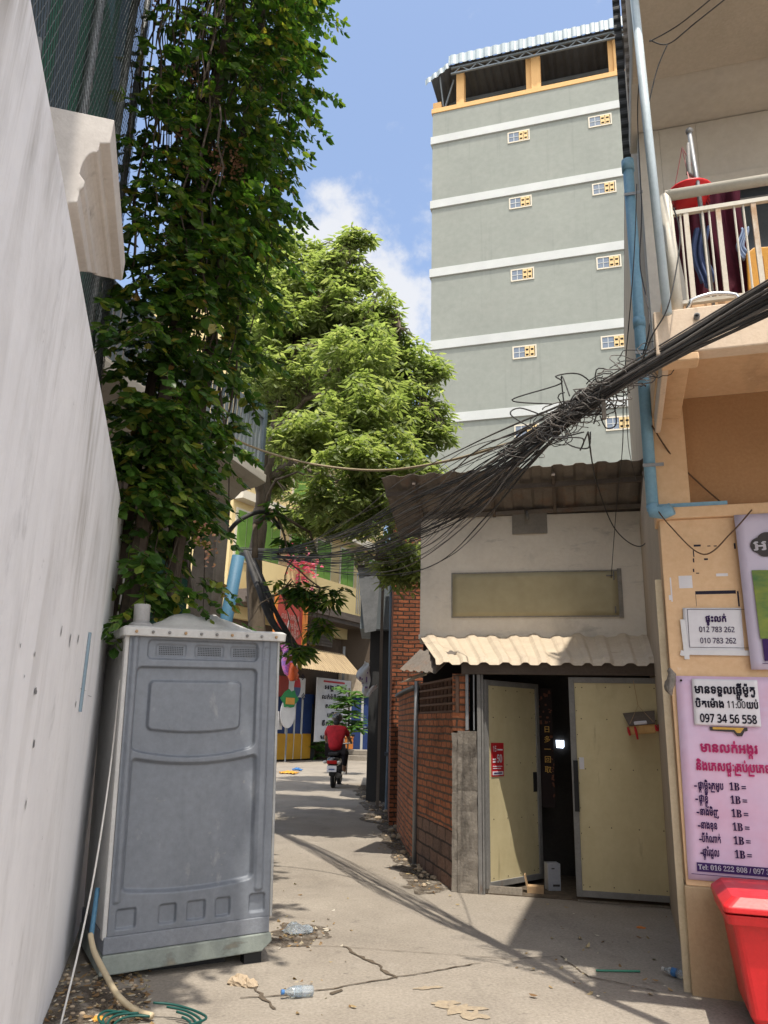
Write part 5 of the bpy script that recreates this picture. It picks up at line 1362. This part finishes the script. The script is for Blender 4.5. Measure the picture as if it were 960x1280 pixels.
# flag banner with roundel
kf = thing('flag_banner', 'white banner with a red and blue roundel and dark bars on the blue wall', 'banner', SM)
a, b = sp_(362,846,0), sp_(381,872,0)
w = MB(); w.box(a.x,b.x,.00,.05,b.z,a.z); build('sheet', w, M['sign_white'], kf)
cx_, cz_ = (a.x+b.x)/2, (a.z+b.z)/2; R0 = (b.x-a.x)*.20
w = MB(); w.prism([(cx_+R0*math.cos(R_(10*i)), cz_+.42*math.sin(R_(10*i))) for i in range(19)], -.012, -.001); w.prism([(cx_+R0*math.cos(R_(10*i+180)), cz_+.42*math.sin(R_(10*i+180))) for i in range(19)], -.012, -.001, 1); build('roundel', w, [M['red_poster'], M['navy']], kf)
w = MB()
for sx in (-1,1):
    for sz in (-1,1):
        for k in range(3): w.box(-.11,.11,-.012,-.001,-.02+k*.08,.02+k*.08,0,Matrix.Translation((cx_+sx*.35*(b.x-a.x),0,cz_+sz*.42)) @ Matrix.Rotation(-sx*sz*.8,4,'Y'))
build('bar_marks', w, M['ink'], kf)
w = rect(MB(), 349, 845, 361, 871, .02, .07); single('red_cloth_banner', w, M['red_sign'], 'dull red cloth banner left of the white roundel banner', 'banner', SM)
lo = thing('lollipop_board', 'round white board with ragged green top and yellow band on a thin stick', 'decoration', SM)
c0 = sp_(360,885,-.5); 
w = MB(); w.prism([(c0.x+.50*math.cos(R_(20*i)), c0.z-.20+.62*math.sin(R_(20*i))) for i in range(18)], -.53, -.47); build('board', w, [M['sign_white'], M['charcoal']], lo)
w = MB(); w.prism([(c0.x+(.55+.09*math.cos(i*2.1))*math.cos(R_(20*i)), c0.z+.38+(.36+.06*math.sin(i*2.7))*math.sin(R_(20*i))) for i in range(18)], -.58, -.535); build('green_top', w, plain('leaf_green', (.03,.22,.07,1), .6), lo)
w = MB(); w.prism([(c0.x-.3,c0.z+.15),(c0.x+.3,c0.z+.15),(c0.x+.3,c0.z+.42),(c0.x-.3,c0.z+.42)], -.61, -.585); build('yellow_band', w, M['orange'], lo)
w = MB(); w.box(c0.x-.03,c0.x+.03,-.52,-.48,.0,c0.z-.5); build('stick', w, M['galv'], lo)
w = rect(MB(), 348, 889, 353, 912, -.3, -.25); nb_ = single('price_board', w, M['sign_white'], 'narrow white price board at the left end of the blue shop', 'sign', SM)
# red sign in an orange frame
rs = thing('red_sign', 'red sign with pale lettering in an orange frame high on the yellow building', 'sign', SM)
a, b = sp_(347,742,-1.4), sp_(376,806,-1.4)
w = MB(); w.box(a.x,b.x,-1.42,-1.36,b.z,a.z); build('board', w, M['red_sign'], rs)
w = MB(); w.box(b.x,b.x+.32,-1.46,-1.34,b.z,a.z); w.box(a.x-.1,a.x,-1.46,-1.34,b.z,a.z); build('sign_frame', w, M['orange_frame'], rs)
w = MB()
for k, z in enumerate((.55,.36,.2)):
    letters(w, 'លក់អង្ករ', (a.x+b.x)/2, b.z+(a.z-b.z)*z-.1, .34, -1.44, .02, (b.x-a.x)*.7, align='C')
build('lettering', w, plain('pale_pink_ink', (.42,.25,.22,1), .8), rs)
# blue shop front at the end of the alley
bs2 = thing('blue_shop', 'dark blue shuttered shop front with a beige box head at the alley end', 'shop', frame(-2.05, 38.0, 4))
BM = frame(-2.05, 38.0, 4)
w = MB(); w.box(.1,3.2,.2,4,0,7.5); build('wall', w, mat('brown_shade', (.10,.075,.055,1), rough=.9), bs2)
w = MB(); w.box(.15,1.2,.12,.19,0,2.9); w.box(1.32,2.6,.12,.19,0,2.9); build('shutter', w, M['blue_paint'], bs2)
w = MB(); w.box(1.2,1.31,.05,.18,0,2.9); build('white_post', w, M['tower_band'], bs2)
w = MB(); corr_sheet(w, (.05,.0,2.9), (1,0,0), (0,0,1), 2.5, 1.2, .2, .02, 2); build('shutter_box', w, M['awning'], bs2, solid=.02)
w = MB(); w.box(.2,.32,-.5,-.38,0,5.2); build('pole', w, M['galv'], bs2)
w = MB(); w.box(.0,2.4,-1.3,-.1,-.05,.22); w.box(.2,2.6,-.9,.1,.221,.45); single('concrete_step', w, M['concrete'], 'pale concrete steps before the blue shop front', 'steps', BM, bevel=.03)
w = MB(); w.box(.35,.85,-.35,.0,.46,1.0); w.box(.33,.87,-.37,.02,.95,1.03); single('orange_crate', w, M['orange_frame'], 'small orange crate on the steps of the blue shop', 'crate', BM, bevel=.02)
# grey zinc lean-to and dark shed on the right of the alley
ZM = frame(.0, 0, 0)
zs = thing('zinc_shed', 'grey zinc clad upper box over a dark sheet wall on the right of the alley', 'shed')
a = at(446,735,17); b = at(476,790,17)
w = MB(); w.box(a.x+.1,.9,17,19,3.6,5.05); build('upper_box', w, M['sheet_grey'], zs)
w = MB(); corr_sheet(w, (a.x-.02,16.8,4.95), (1,0,.28), (0,1,.1), 1.6, 1.6, .16, .02, 2); build('roof', w, M['dark_sheet'], zs, solid=.006)
w = MB(); q = at(456,800,17.2); w.box(q.x+.12,.9,17.3,19,0,3.6); build('lower_wall', w, M['dark_sheet'], zs)
w = MB(); q = at(446,740,16.9); w.add([(q.x,16.9,5.0),(q.x+.52,16.9,5.15),(q.x+.45,16.9,3.55),(q.x+.20,16.9,3.5)], [(0,1,2,3)]); build('bent_sheet', w, M['galv'], zs, solid=.01)
w = MB(); q = at(475,800,16); w.box(q.x,q.x+.06,15.9,16.0,0,5.2); build('post', w, M['wood_grey'], zs)
bbm = thing('brick_outbuilding', 'tall soot stained orange brick wall behind the corner of the white house', 'building')
q = at(491,800,13.4)
w = MB(); w.box(q.x,3.2,13.4,16.5,0,5.6); build('brick_wall', w, M['brick_old'], bbm)
w = MB(); w.box(q.x-.05,3.2,13.35,16.55,5.6,5.68); build('coping', w, M['dark_sheet'], bbm)
w = MB(); q = at(478,800,19.6); w.box(q.x-.25,.6,19.6,24,0,3.2); w.box(q.x-.3,.65,19.5,24,3.2,3.35); single('beige_pillar', w, mat('beige_shade', (.30,.25,.18,1), (.2,.17,.12,1), rough=.9, scale=2), 'short beige wall end past the dark shed on the right', 'wall')
q = ground(485,1013)
w = MB(); w.tube([(q.x,q.y,0),(q.x+.02,q.y,1.6),(q.x,q.y,4.6)], .07, 10); w.box(q.x-.09,q.x+.09,q.y-.09,q.y+.09,1.0,1.06); single('drain_stack', w, M['steel_blue'], 'thick blue grey drain pipe standing at the end of the brick wall', 'pipe', smooth=False)
q = ground(478,1003)
w = MB(); w.tube([(q.x,q.y+.3,0),(q.x,q.y+.3,2.2)], .035, 8); w.tube([(q.x,q.y+.3,1.5),(q.x-.45,q.y+.3,1.5)], .03, 8); single('thin_pipe', w, M['steel_blue'], 'thin pipe with a side branch beside the thick drain pipe', 'pipe')
q = ground(468,990)
w = MB(); w.lathe([(.11,0),(.15,.33),(.165,.33),(.165,.36),(.14,.36),(.10,.05)], 20, 0, Matrix.Translation((q.x,q.y,.005))); bk2 = single('blue_bucket', w, M['bluebin'], 'dark blue plastic bucket on the right side of the alley', 'bucket', smooth=True)
# torn white bag and foil balloon caught on the wires
tbg = thing('torn_bag', 'torn white printed plastic bag caught on the wires over the alley', 'bag')
def film(mb, quad, y, wob):
    q = [Vector((a, b)) for a, b in quad]
    mb.grid(lambda u, v: at(*(q[0].lerp(q[1], u).lerp(q[3].lerp(q[2], u), v) + Vector((1.2*math.sin(v*7+u*4), 1.0*math.sin(u*9))) ), y + wob*math.sin(u*6+v*4)), 8, 10)
w = MB(); film(w, ((456,826),(463,833),(461,864),(444,846)), 13.0, .07); film(w, ((451,853),(462,858),(461,870),(455,870)), 12.98, .05); build('bag_film', w, M['sign_white'], tbg, smooth=True, solid=.005)
w = MB(); film(w, ((457,862),(472,855),(469,862),(459,871)), 12.93, .05); build('loose_flap', w, M['sign_white'], tbg, smooth=True, solid=.005)
w = MB()
for (u, v, a_, b_) in ((449,846,2.5,3.5),(452,848,1.5,2),(453,853,1.2,2),(457.5,846,1.6,7),(456,858,3.5,2.5),(459,840,1.2,2)):
    p = at(u, v, 12.86); q = at(u+a_, v+b_, 12.86); w.box(p.x, q.x, 12.85, 12.86, q.z, p.z)
build('print', w, plain('faded_violet_print', (.16,.10,.24,1), .7), tbg)
fb = thing('plastic_bag', 'pink and violet printed plastic bag with an orange corner hanging high beside the toilet lid', 'bag')
w = MB(); film(w, ((353,806),(361,808),(366,850),(357,842)), 19.9, .12); build('bag_film', w, M['pink_foil'], fb, smooth=True, solid=.12)
w = MB(); film(w, ((361,829),(370,831),(371,848),(364,851)), 19.8, .08); build('orange_corner', w, M['orange_foil'], fb, smooth=True, solid=.12)
w = MB(); w.tube([at(357,808,19.9), at(358,790,19.9), at(362,772,19.9)], .012, 5); build('string', w, M['white_rope'], fb)
# roadside plants
def plant(name, label, c, H, n, m, L, seed, stalk=True, pot=False):
    random.seed(seed); t = thing(name, label, 'plant', Matrix.Translation(c)); w = MB(); s_ = MB()
    if stalk: s_.tube([(0,0,0),(.03,0,H*.5),(0,0,H)], .03, 6)
    for k in range(n):
        z = H*(.45+.55*random.random()) if stalk else random.uniform(.05,H); a = random.uniform(0,6.28); R = random.uniform(.15,.55)*(1 if stalk else 1.2)
        e = Vector((R*math.cos(a), R*math.sin(a), z+random.uniform(-.05,.15)))
        s_.tube([(0,0,z-.05), e], .008, 4, cap=False)
        for j in range(7): leafy(w, e, (math.cos(a+j*.9),math.sin(a+j*.9),random.uniform(-.5,.1)), L*random.uniform(.8,1.2), L*.4)
    build('leaves', w, m, t, uv=False); build('stem', s_, M['stem'], t, uv=False)
    return t
plant('papaya_plant', 'young bright green plant with whorled leaves beside the rider', Vector((-1.02, 26.5, 0)), 2.75, 46, M['bush'], .36, 5)
plant('low_shrub', 'low dark green shrub at the foot of the white shop sign', ground(398,950), .9, 26, M['bush'], .3, 6, False)
plant('low_shrub', 'low pale green weeds at the left foot of the ochre yellow wall', ground(352,950), .8, 18, M['bush'], .28, 7, False)
# rags on the road
def rag(name, label, c, m, r, seed):
    random.seed(seed); c = Vector(c); w = MB()
    w.grid(lambda u, v: (c.x+r*(u-.5)*2+.2*r*math.sin(v*6+seed), c.y+r*(v-.5)*3.0+.2*math.sin(u*5), .02+.10*abs(mnoise.noise(Vector((u*4,v*4,seed))))), 12, 12)
    return single(name, w, m, label, 'cloth', smooth=True, solid=.01)
rag('rag', 'blue rag lying on the far road left of the scooter', ground(372,963), M['bottle_blue'], .16, 1)
rag('rag', 'yellow rag lying on the far road in front of the blue one', ground(361,967), M['orange'], .26, 2)

# ------------------------------------------------------------------ scooter with rider seen from behind
random.seed(5)
c = ground(414.5, 985.5); SC = Matrix.Translation((c.x, c.y, 0)) @ Matrix.Rotation(R_(-4),4,'Z') @ Matrix.Scale(1.06,4)
so = thing('scooter', 'dark motor scooter with white number plate riding away down the alley', 'scooter', SC)
w = MB()
def tyre(y): w.tube([(0, y+.24*math.cos(R_(15*i)), .26+.24*math.sin(R_(15*i))) for i in range(25)], .05, 8)
for nme, y in (('rear_wheel',.27),('front_wheel',1.50)):
    w = MB(); tyre(y); wh = build(nme, w, M['black'], so, smooth=True)
    w = MB(); w.lathe([(.19,-.02),(.19,.02)], 18, 0, Matrix.Translation((0,y,.26)) @ Matrix.Rotation(R_(90),4,'Y')); build('rim', w, M['chrome'], wh)
w = MB(); loft(w, [[(x*k,y,z) for x, z in ((-.10,.48),(.10,.48),(.15,.60),(.13,.74),(-.13,.74),(-.15,.60))] for k, y in ((.80,-.10),(1.2,.06),(1.35,.45),(1.15,.80))]); build('tail_fairing', w, M['gloss_black'], so, smooth=True, sub=1)
w = MB(); w.box(-.12,.12,-.02,.82,.74,.82); build('saddle', w, M['black'], so, bevel=.03)
w = MB(); w.box(-.13,.13,.82,1.25,.26,.34); w.prism([(-.2,.34),(.2,.34),(.16,.95),(-.16,.95)], 1.22, 1.30); build('leg_shield', w, M['gloss_black'], so, bevel=.02)
w = MB(); w.tube([(0,1.48,.30),(0,1.30,.95)], .035, 8); w.tube([(-.34,1.16,1.02),(-.15,1.26,1.0),(.15,1.26,1.0),(.34,1.16,1.02)], .018, 8); build('handlebar', w, M['frame_grey'], so)
w = MB(); w.box(-.12,.12,-.15,-.09,.56,.64); build('tail_light', w, M['lamp_red'], so, bevel=.01)
for x in (-1,1):
    w = MB(); w.ball((x*.165,-.13,.60), .042, 10, 0, (1.3,.6,.9)); build('indicator', w, M['white_plastic'], so, smooth=True)
    w = MB(); w.tube([(x*.26,1.2,1.03),(x*.33,1.22,1.18)], .008, 5); w.ball((x*.35,1.22,1.21), .05, 10, 0, (1,.3,.7)); build('mirror', w, M['black'], so)
w = MB(); w.box(-.115,.115,-.21,-.20,.36,.50,0,Matrix.Rotation(-.12,4,'X')); pl = build('number_plate', w, M['paper'], so)
w = MB(); w.box(-.07,.07,-.216,-.211,.40,.43,0,Matrix.Rotation(-.12,4,'X')); build('plate_mark', w, M['navy'], pl)
w = MB(); w.box(-.07,.07,-.09,.05,.28,.55); build('mudguard', w, M['black'], so, bevel=.02)
w = MB(); w.tube([(.13,.0,.30),(.15,.3,.27),(.12,.7,.25)], [.06,.055,.03], 10); build('exhaust', w, M['frame_grey'], so, smooth=True)
def skin_body(name, nodes, edges, m, parent, sub=1):
    me = bpy.data.meshes.new(name); keys = list(nodes); idx = {k: i for i, k in enumerate(keys)}
    me.from_pydata([nodes[k][0] for k in keys], [(idx[a], idx[b]) for a, b in edges], []); me.materials.append(m)
    o = bpy.data.objects.new(name, me); COL.objects.link(o); o.parent = parent
    s_ = o.modifiers.new('skin', 'SKIN'); s_.use_smooth_shade = True
    for i, k in enumerate(keys):
        r = nodes[k][1]; me.skin_vertices[0].data[i].radius = (r, r) if not isinstance(r, tuple) else r
    me.skin_vertices[0].data[0].use_root = True
    q = o.modifiers.new('sub', 'SUBSURF'); q.levels = sub; q.render_levels = sub
    return o
pe = thing('person', 'person in a red shirt and dark helmet riding the scooter, seen from behind', 'person', SC)
nd = {'pel':((0,.42,.90),(.17,.13)), 'waist':((0,.45,1.06),(.155,.11)), 'chest':((0,.50,1.26),(.18,.12)), 'neck0':((0,.53,1.40),.085), 'neck':((0,.55,1.48),.055), 'head':((0,.58,1.60),.095)}
ed = [('pel','waist'),('waist','chest'),('chest','neck0'),('neck0','neck'),('neck','head')]
for s_, n in ((-1,'l'),(1,'r')):
    nd.update({n+'sh':((s_*.19,.52,1.37),.07), n+'el':((s_*.30,.78,1.14),.048), n+'wr':((s_*.31,1.06,1.05),.034), n+'ha':((s_*.315,1.16,1.04),.036),
               n+'hip':((s_*.12,.50,.86),.095), n+'kn':((s_*.20,.95,.80),.07), n+'an':((s_*.17,.92,.38),.05), n+'to':((s_*.18,1.08,.345),.04)})
    ed += [('neck0',n+'sh'),(n+'sh',n+'el'),(n+'el',n+'wr'),(n+'wr',n+'ha'),('pel',n+'hip'),(n+'hip',n+'kn'),(n+'kn',n+'an'),(n+'an',n+'to')]
skin_body('body', nd, ed, M['skin'], pe)
nd2 = {'a':((0,.38,.82),(.215,.165)), 'b':((0,.43,1.04),(.19,.14)), 'c':((0,.49,1.27),(.21,.145)), 'd':((0,.53,1.42),(.10,.09))}
ed2 = [('a','b'),('b','c'),('c','d')]
for s_, n in ((-1,'l'),(1,'r')):
    nd2.update({n+'1':((s_*.20,.52,1.37),.088), n+'2':((s_*.28,.70,1.20),.07)}); ed2 += [('c',n+'1'),(n+'1',n+'2')]
skin_body('shirt', nd2, ed2, M['shirt'], pe)
nd3 = {'a':((0,.42,.86),(.19,.15))}; ed3 = []
for s_, n in ((-1,'l'),(1,'r')):
    nd3.update({n+'1':((s_*.13,.52,.86),.115), n+'2':((s_*.21,.95,.81),.088), n+'3':((s_*.18,.92,.45),.065)}); ed3 += [('a',n+'1'),(n+'1',n+'2'),(n+'2',n+'3')]
skin_body('trousers', nd3, ed3, M['trouser'], pe)
w = MB(); w.ball((0,.58,1.635), .135, 20, 0, (1,1.12,.98)); build('helmet', w, M['gloss_black'], pe, smooth=True)
w = MB(); w.ball((0,.50,1.52), .085, 12, 0, (1,.7,1)); build('hair', w, M['black'], pe, smooth=True)

# ------------------------------------------------------------------ overhead cables
random.seed(9)
def spline(P, k=10):
    P = [Vector(p) for p in P]; out = []
    for i in range(len(P)-1):
        p0, p1, p2, p3 = P[max(i-1,0)], P[i], P[i+1], P[min(i+2,len(P)-1)]
        for j in range(k):
            t_ = j/k; out.append(.5*((2*p1)+(p2-p0)*t_+(2*p0-5*p1+4*p2-p3)*t_*t_+(3*p1-p0-3*p2+p3)*t_**3))
    out.append(P[-1]); return out
BP = [(1030,335,2.85),(960,372,3.4),(815,452,4.1),(725,508,4.75),(655,556,5.4),(600,598,6.0),(520,648,7.2),(440,680,9.0),(370,693,11.0),(300,690,13.5)]
base = [at(*p) for p in BP]
px_at = [b.y*.963+(b.z-EYE)*.267 for b in base]
sv = [26,22,13,15,26,44,52,32,13,6]
for i in range(50):
    f = random.uniform(-1,1); g = random.uniform(-1,1); P = []
    sag = random.uniform(-.2,1.0)
    for k, b in enumerate(base):
        m_ = px_at[k]/F
        dv = (f*.8+random.uniform(-.25,.25))*sv[k]*m_; dx = (g*.6+random.uniform(-.3,.3))*sv[k]*.6*m_
        dv2 = -sag*(0,0,0,0,4,10,16,14,6,0)[k]*m_
        P.append(b + Vector((dx, dx*.4, dv+dv2)))
    if i % 9 == 8: P = P[3:]
    if i % 11 == 10: P = P[:-2]
    w = MB(); r_ = random.choice((.004,.005,.0055,.007,.009)); S_ = spline(P, 8); w.tube(S_, [r_*(1 if p.y < 4.8 else max(.5, 1-.28*(p.y-4.8))) for p in S_], 5)
    single('overhead_cable', w, M['cable'] if random.random() < .62 else M['cable_grey'], 'sagging dark cable running in the thick overhead bundle across the alley', 'cable', group='cables of the overhead bundle', smooth=True, uv=False)
# fan of cables that leave the bundle for the tree side higher up
for i in range(7):
    e = random.uniform(0,1); y2 = 8.0
    P = [base[3]+Vector((random.uniform(-.05,.05),0,random.uniform(-.06,.03))), at(620, 575+e*45, 5.7), at(530, 612+e*60, 7.0), at(430, 662+e*34, 9.2), at(340, 690+e*8, 11.8)]
    w = MB(); w.tube(spline(P, 8), random.choice((.004,.005,.006)), 5)
    single('overhead_cable', w, M['cable'], 'sagging dark cable running in the thick overhead bundle across the alley', 'cable', group='cables of the overhead bundle', smooth=True, uv=False)
ct = thing('cable_tangle', 'snarl of looped spare cable tied to the overhead bundle', 'cable coil', Matrix.Translation(base[3]))
w = MB(); w2 = MB()
for i in range(58):
    cc = Vector((random.gauss(-.02,.13), 0, 0)); cc += Vector((0, -cc.x*1.9, -cc.x*-.35)) ; cc.z += random.gauss(-.01,.04)
    a_, b_ = random.uniform(.06,.20), random.uniform(.02,.085); tl = random.uniform(-.6,.9); n_ = 26; ph = random.uniform(0,6.28)
    P = [cc + Vector((a_*math.cos(t_)*math.cos(tl), .06*math.sin(t_+ph), a_*math.cos(t_)*math.sin(tl)*.6 + b_*math.sin(t_))) + Vector((random.gauss(0,.004),0,random.gauss(0,.004))) for t_ in [ph+j*(5.6)/n_ for j in range(n_+1)]]
    (w if i % 2 else w2).tube(P, random.choice((.003,.0035,.0045)), 5)
for L in ([(690,505),(640,500),(700,480),(695,470),(725,468),(750,490)],[(680,520),(650,510),(640,520),(690,545),(730,540)],[(735,520),(740,478),(757,478),(742,530)],[(700,535),(710,555),(735,560),(738,540)],[(745,520),(765,505),(770,530),(758,535),(750,520)],[(705,505),(702,470),(712,495)],[(690,548),(728,548),(725,563),(735,540)]):
    w.tube(spline([at(u, v, 4.7+random.uniform(-.12,.12))-base[3] for u, v in L], 8), .005, 5)
b3 = base[3]
build('loose_loops', w, M['cable'], ct, smooth=True, uv=False)
w2o = build('grey_loops', w2, M['cable_grey'], ct, smooth=True, uv=False)
w = MB(); q = at(754,500,4.5)-base[3]; w.box(-.012,.012,-.01,.01,-.13,.10,0,Matrix.Translation(q)); build('tie_rod', w, M['wood_grey'], ct)
def cab(label, pts, r=.005, m='cable', name='loose_cable', n=10):
    w = MB(); w.tube(spline([at(*p) for p in pts], n), r, 6); return single(name, w, M[m], label, 'cable', smooth=True, uv=False)
cab('tan cable sagging from the vine across the tree to the overhead bundle', [(245,515,7.2),(300,552,7.6),(380,578,8),(470,588,7.6),(560,576,6.6),(680,540,5.2)], .012, 'cable_tan')
cab('single black cable hanging in a loop before the white house wall', [(735,540,4.8),(745,600,7.0),(768,660,7.6),(800,683,7.8),(822,655,7.4),(826,636,5.6)], .006)
cab('slack black cable dropping from the bundle to the white house corner', [(640,600,5.6),(610,650,7.2),(570,690,8.4),(528,712,9.2),(500,720,11)], .005)
cab('thin cable falling straight from the top of the pipe past the tin roof', [(796,230,5.2),(792,330,5.2),(780,480,5.6),(778,560,6.6),(770,640,7.8),(764,722,9.0)], .004)
cab('thin second cable falling beside it to the tin roof edge', [(783,500,5),(786,560,6.6),(795,600,7.6)], .003)
cab('black wire from the tin roof end crossing the blue pipe to the peach wall', [(803,590,7.2),(815,625,5.5),(840,660,5.1),(880,693,5.1),(915,665,5.1),(940,637,5.0)], .005, 'cable_brown')
cab('brown wire slanting down the orange mezzanine wall', [(815,532,5.25),(840,570,5.3),(875,605,5.3),(910,635,5.2)], .006, 'cable_brown')
cab('black wire rising along the pale corner pole', [(834,56,3.9),(822,85,3.95),(812,125,4.0),(808,150,4.05)], .004)
cab('taut wire running from the pale pole to the upper right', [(812,52,3.95),(850,30,3.7),(905,-15,3.4)], .004)
cab('second taut wire knotted to the pale pole', [(812,50,3.95),(835,55,3.9),(870,28,3.6),(930,-20,3.3)], .004)
cab('dark wire hanging down the side wall between pipe and pole', [(803,60,4.3),(797,140,5),(802,260,4.9),(800,330,4.8),(812,400,4.2),(800,455,4.3)], .0045)
cab('dark wire leaving the bundle up along the balcony corner', [(800,460,4.2),(815,420,4.0),(836,380,3.9),(850,300,3.9),(842,260,3.9)], .0045)
for i in range(7):
    cab('dark cable hanging off the bundle end behind the vine', [(312+random.uniform(-6,6),690,12.8),(325+random.uniform(-6,10),735,12.2),(345+random.uniform(-8,8),775,11.9),(368+random.uniform(-6,8),812,11.7)], random.choice((.012,.02,.03)) if i else .05)['group'] = 'cables hanging behind the vine'
cab('dark bent branch of cables between the pole and the far tree', [(282,670,11.5),(300,650,11.4),(330,640,11.6),(350,660,12)], .035)
cab('white cable leaning from the toilet corner down the wall to the ground', [(150,850,5.35),(138,960,5.3),(120,1080,5.15),(100,1180,4.95),(76,1280,4.6)], .006, 'white_rope', 'white_cable')
w = MB(); pts = [on(PT,124,1165,y=.02), on(PT,119,1180,y=.0)]
P = [at(113,1168,5.25), at(118,1190,5.15), at(133,1220,5.0), at(148,1245,4.85)] + [ground(168,1262,.03), ground(190,1270,.03)]
w.tube(spline(P, 10), .017, 10); hz = single('cream_hose', w, M['hose_cream'], 'cream drain hose curving from the toilet corner to the ground', 'hose', smooth=True)
w = MB(); w.tube(spline([at(122,1110,5.35), at(118,1140,5.3), at(114,1170,5.25)], 6), .015, 8); single('blue_hose', w, M['pipe_dark'], 'short blue hose end joined to the cream hose at the toilet corner', 'hose', smooth=True)
gh = MB()
for k in range(4):
    P = [ground(165,1268,.03)]; c = ground(190, 1282, .03)
    for j in range(15):
        a = j/14*math.pi*1.7+1.8+k*.3; P.append(c + Vector(((.20+.025*k)*math.cos(a), (.13+.02*k)*math.sin(a), .012*k+.01*math.sin(j))))
    gh.tube(spline(P, 5), .0065, 7)
single('green_hose', gh, M['hose_green'], 'coiled dark green garden hose on the ground before the toilet', 'hose', smooth=True)

# ------------------------------------------------------------------ litter and rubble
def bottle(name, label, c, az, m_cap, s_=1.0, tilt=88):
    Mx = Matrix.Translation(c) @ Matrix.Rotation(R_(az),4,'Z') @ Matrix.Rotation(R_(tilt),4,'Y')
    t = thing(name, label, 'bottle', Mx)
    w = MB(); w.lathe([(.026*s_,0),(.031*s_,.006),(.031*s_,.05),(.029*s_,.06),(.031*s_,.07),(.031*s_,.125*s_),(.022*s_,.155*s_),(.012*s_,.172*s_),(.012*s_,.185*s_)], 16); build('bottle_body', w, M['clear'], t, smooth=True)
    w = MB(); w.lathe([(.0145*s_,.183*s_),(.0145*s_,.202*s_)], 14); build('cap', w, m_cap, t)
    w = MB(); w.lathe([(.0316*s_,.075*s_),(.0316*s_,.115*s_)], 16); build('label_band', w, M['bottle_blue'] if s_ < .9 else M['clear'], t)
g = ground(391,1238,.032); bottle('plastic_bottle', 'crushed clear bottle with blue cap lying on the sunlit concrete', g, 200, M['bottle_blue'], .95)
g = ground(858,1220,.03); bottle('plastic_bottle', 'clear bottle with blue label lying at the foot of the peach wall', g, 130, M['white_plastic'], .85)
def crumple(name, label, c, r, m, seed, cat, sq=.5):
    w = MB(); bm_ = []; w.ball((0,0,0), r, 16)
    for i, v in enumerate(w.v):
        k = 1 + .45*mnoise.noise(v*(2.6/r) + Vector((seed,0,0))) + .2*mnoise.noise(v*(6/r)+Vector((0,seed,0))); w.v[i] = Vector((v.x*k*1.2, v.y*k, max(-.3*r, v.z*k)*sq))
    c = Vector(c); return single(name, w, m, label, cat, Matrix.Translation(c + Vector((0,0,r*sq*.3))), smooth=False)
crumple('plastic_bag', 'crumpled clear plastic bag lying on the dark dirt beside the toilet', ground(372,1166), .085, M['clear'], 3, 'bag', .55)
crumple('rock', 'larger tan stone lying under the raised corner of the toilet', ground(299,1230), .055, M['rock'], 5, 'stone', .7)
crumple('rock', 'smaller tan stone beside the larger one at the toilet corner', ground(312,1233), .04, M['rock'], 6, 'stone', .8)
crumple('yellow_scrap', 'crumpled yellow wrapper on the litter at the bottom left', ground(123,1276), .03, M['orange'], 8, 'wrapper', .5)
crumple('orange_peel', 'small orange peel on the shaded concrete before the doors', ground(801,1160), .03, M['orange_frame'], 9, 'scrap', .3)
w = MB(); q = RB @ on(RB, 836, 846, x=-.055)
w.ball((0,0,0), .034, 20, 0, (.8,.7,2.3))
for i_, v in enumerate(w.v):
    k_ = 1 + .55*mnoise.noise(v*38) + .35*mnoise.noise(v*90); w.v[i_] = Vector((v.x*k_ + .012*math.sin(v.z*40), v.y*k_, v.z*(1+.2*mnoise.noise(v*60))))
single('grey_rag', w, mat('rag_grey', (.20,.175,.15,1), (.10,.09,.08,1), rough=.95, scale=30, bump=.6), 'grey rag tied at the corner between the doors and the peach wall', 'cloth', Matrix.Translation(q + Vector((0,-.02,-.03))), smooth=True)
w = MB(); a, b = ground(745,1213,.012), ground(800,1214,.012); w.tube([a, a.lerp(b,.5), b], .007, 6); single('green_stick', w, plain('green_stick_mat', (.04,.20,.13,1), .5), 'thin green stick lying on the shaded concrete', 'stick')
random.seed(17)
def scatter(name, pts, m, label, cat, l0=.02, l1=.06, flat_=.25):
    w = MB()
    for p in pts:
        l = random.uniform(l0, l1); leafy(w, Vector((p.x, p.y, gz(p.x,p.y)+random.uniform(.006,.02))), (random.uniform(-1,1),random.uniform(-1,1),random.uniform(-flat_,flat_)), l, l*.55, .6, .2)
    return single(name, w, m, label, cat, kind='stuff', uv=False)
P = []
for i in range(420):
    k = random.random()**.7; p = ground(545,1112).lerp(ground(470,990), k**1.6); P.append(p + Vector((random.gauss(-.03,.10+.25*k), random.gauss(0,.3), 0)))
for i in range(260): p = ground(random.uniform(60,190), random.uniform(1205,1280)); P.append(p)
for i in range(60): p = ground(random.gauss(372,22), random.gauss(1168,10)); P.append(p)
for i in range(30): p = ground(random.uniform(350,440), random.uniform(1100,1270)); P.append(p)
for i in range(50): p = ground(random.uniform(640,860), random.uniform(1130,1250)); P.append(p)
scatter('dry_leaves', P, M['leaf_dry'], 'scattered dry leaves and paper scraps along the edges of the alley', 'litter')
w = MB()
for i in range(110):
    k = random.random(); p = ground(530,1100).lerp(ground(472,992), k**1.5) + Vector((random.gauss(.02,.07+.2*k), random.gauss(0,.3), 0)); r = random.uniform(.008,.03)*(1+k*1.3)
    w.ball((p.x,p.y,r*.4), r, 6, 0, (random.uniform(.7,1.4),random.uniform(.7,1.4),.7))
for i in range(60):
    p = ground(random.uniform(70,180), random.uniform(1215,1275)); r = random.uniform(.006,.018); w.ball((p.x,p.y,r*.4), r, 6, 0, (1.2,.9,.7))
single('rubble', w, M['rock'], 'small rubble and grit along the foot of the brick wall', 'rubble', kind='stuff', uv=False)
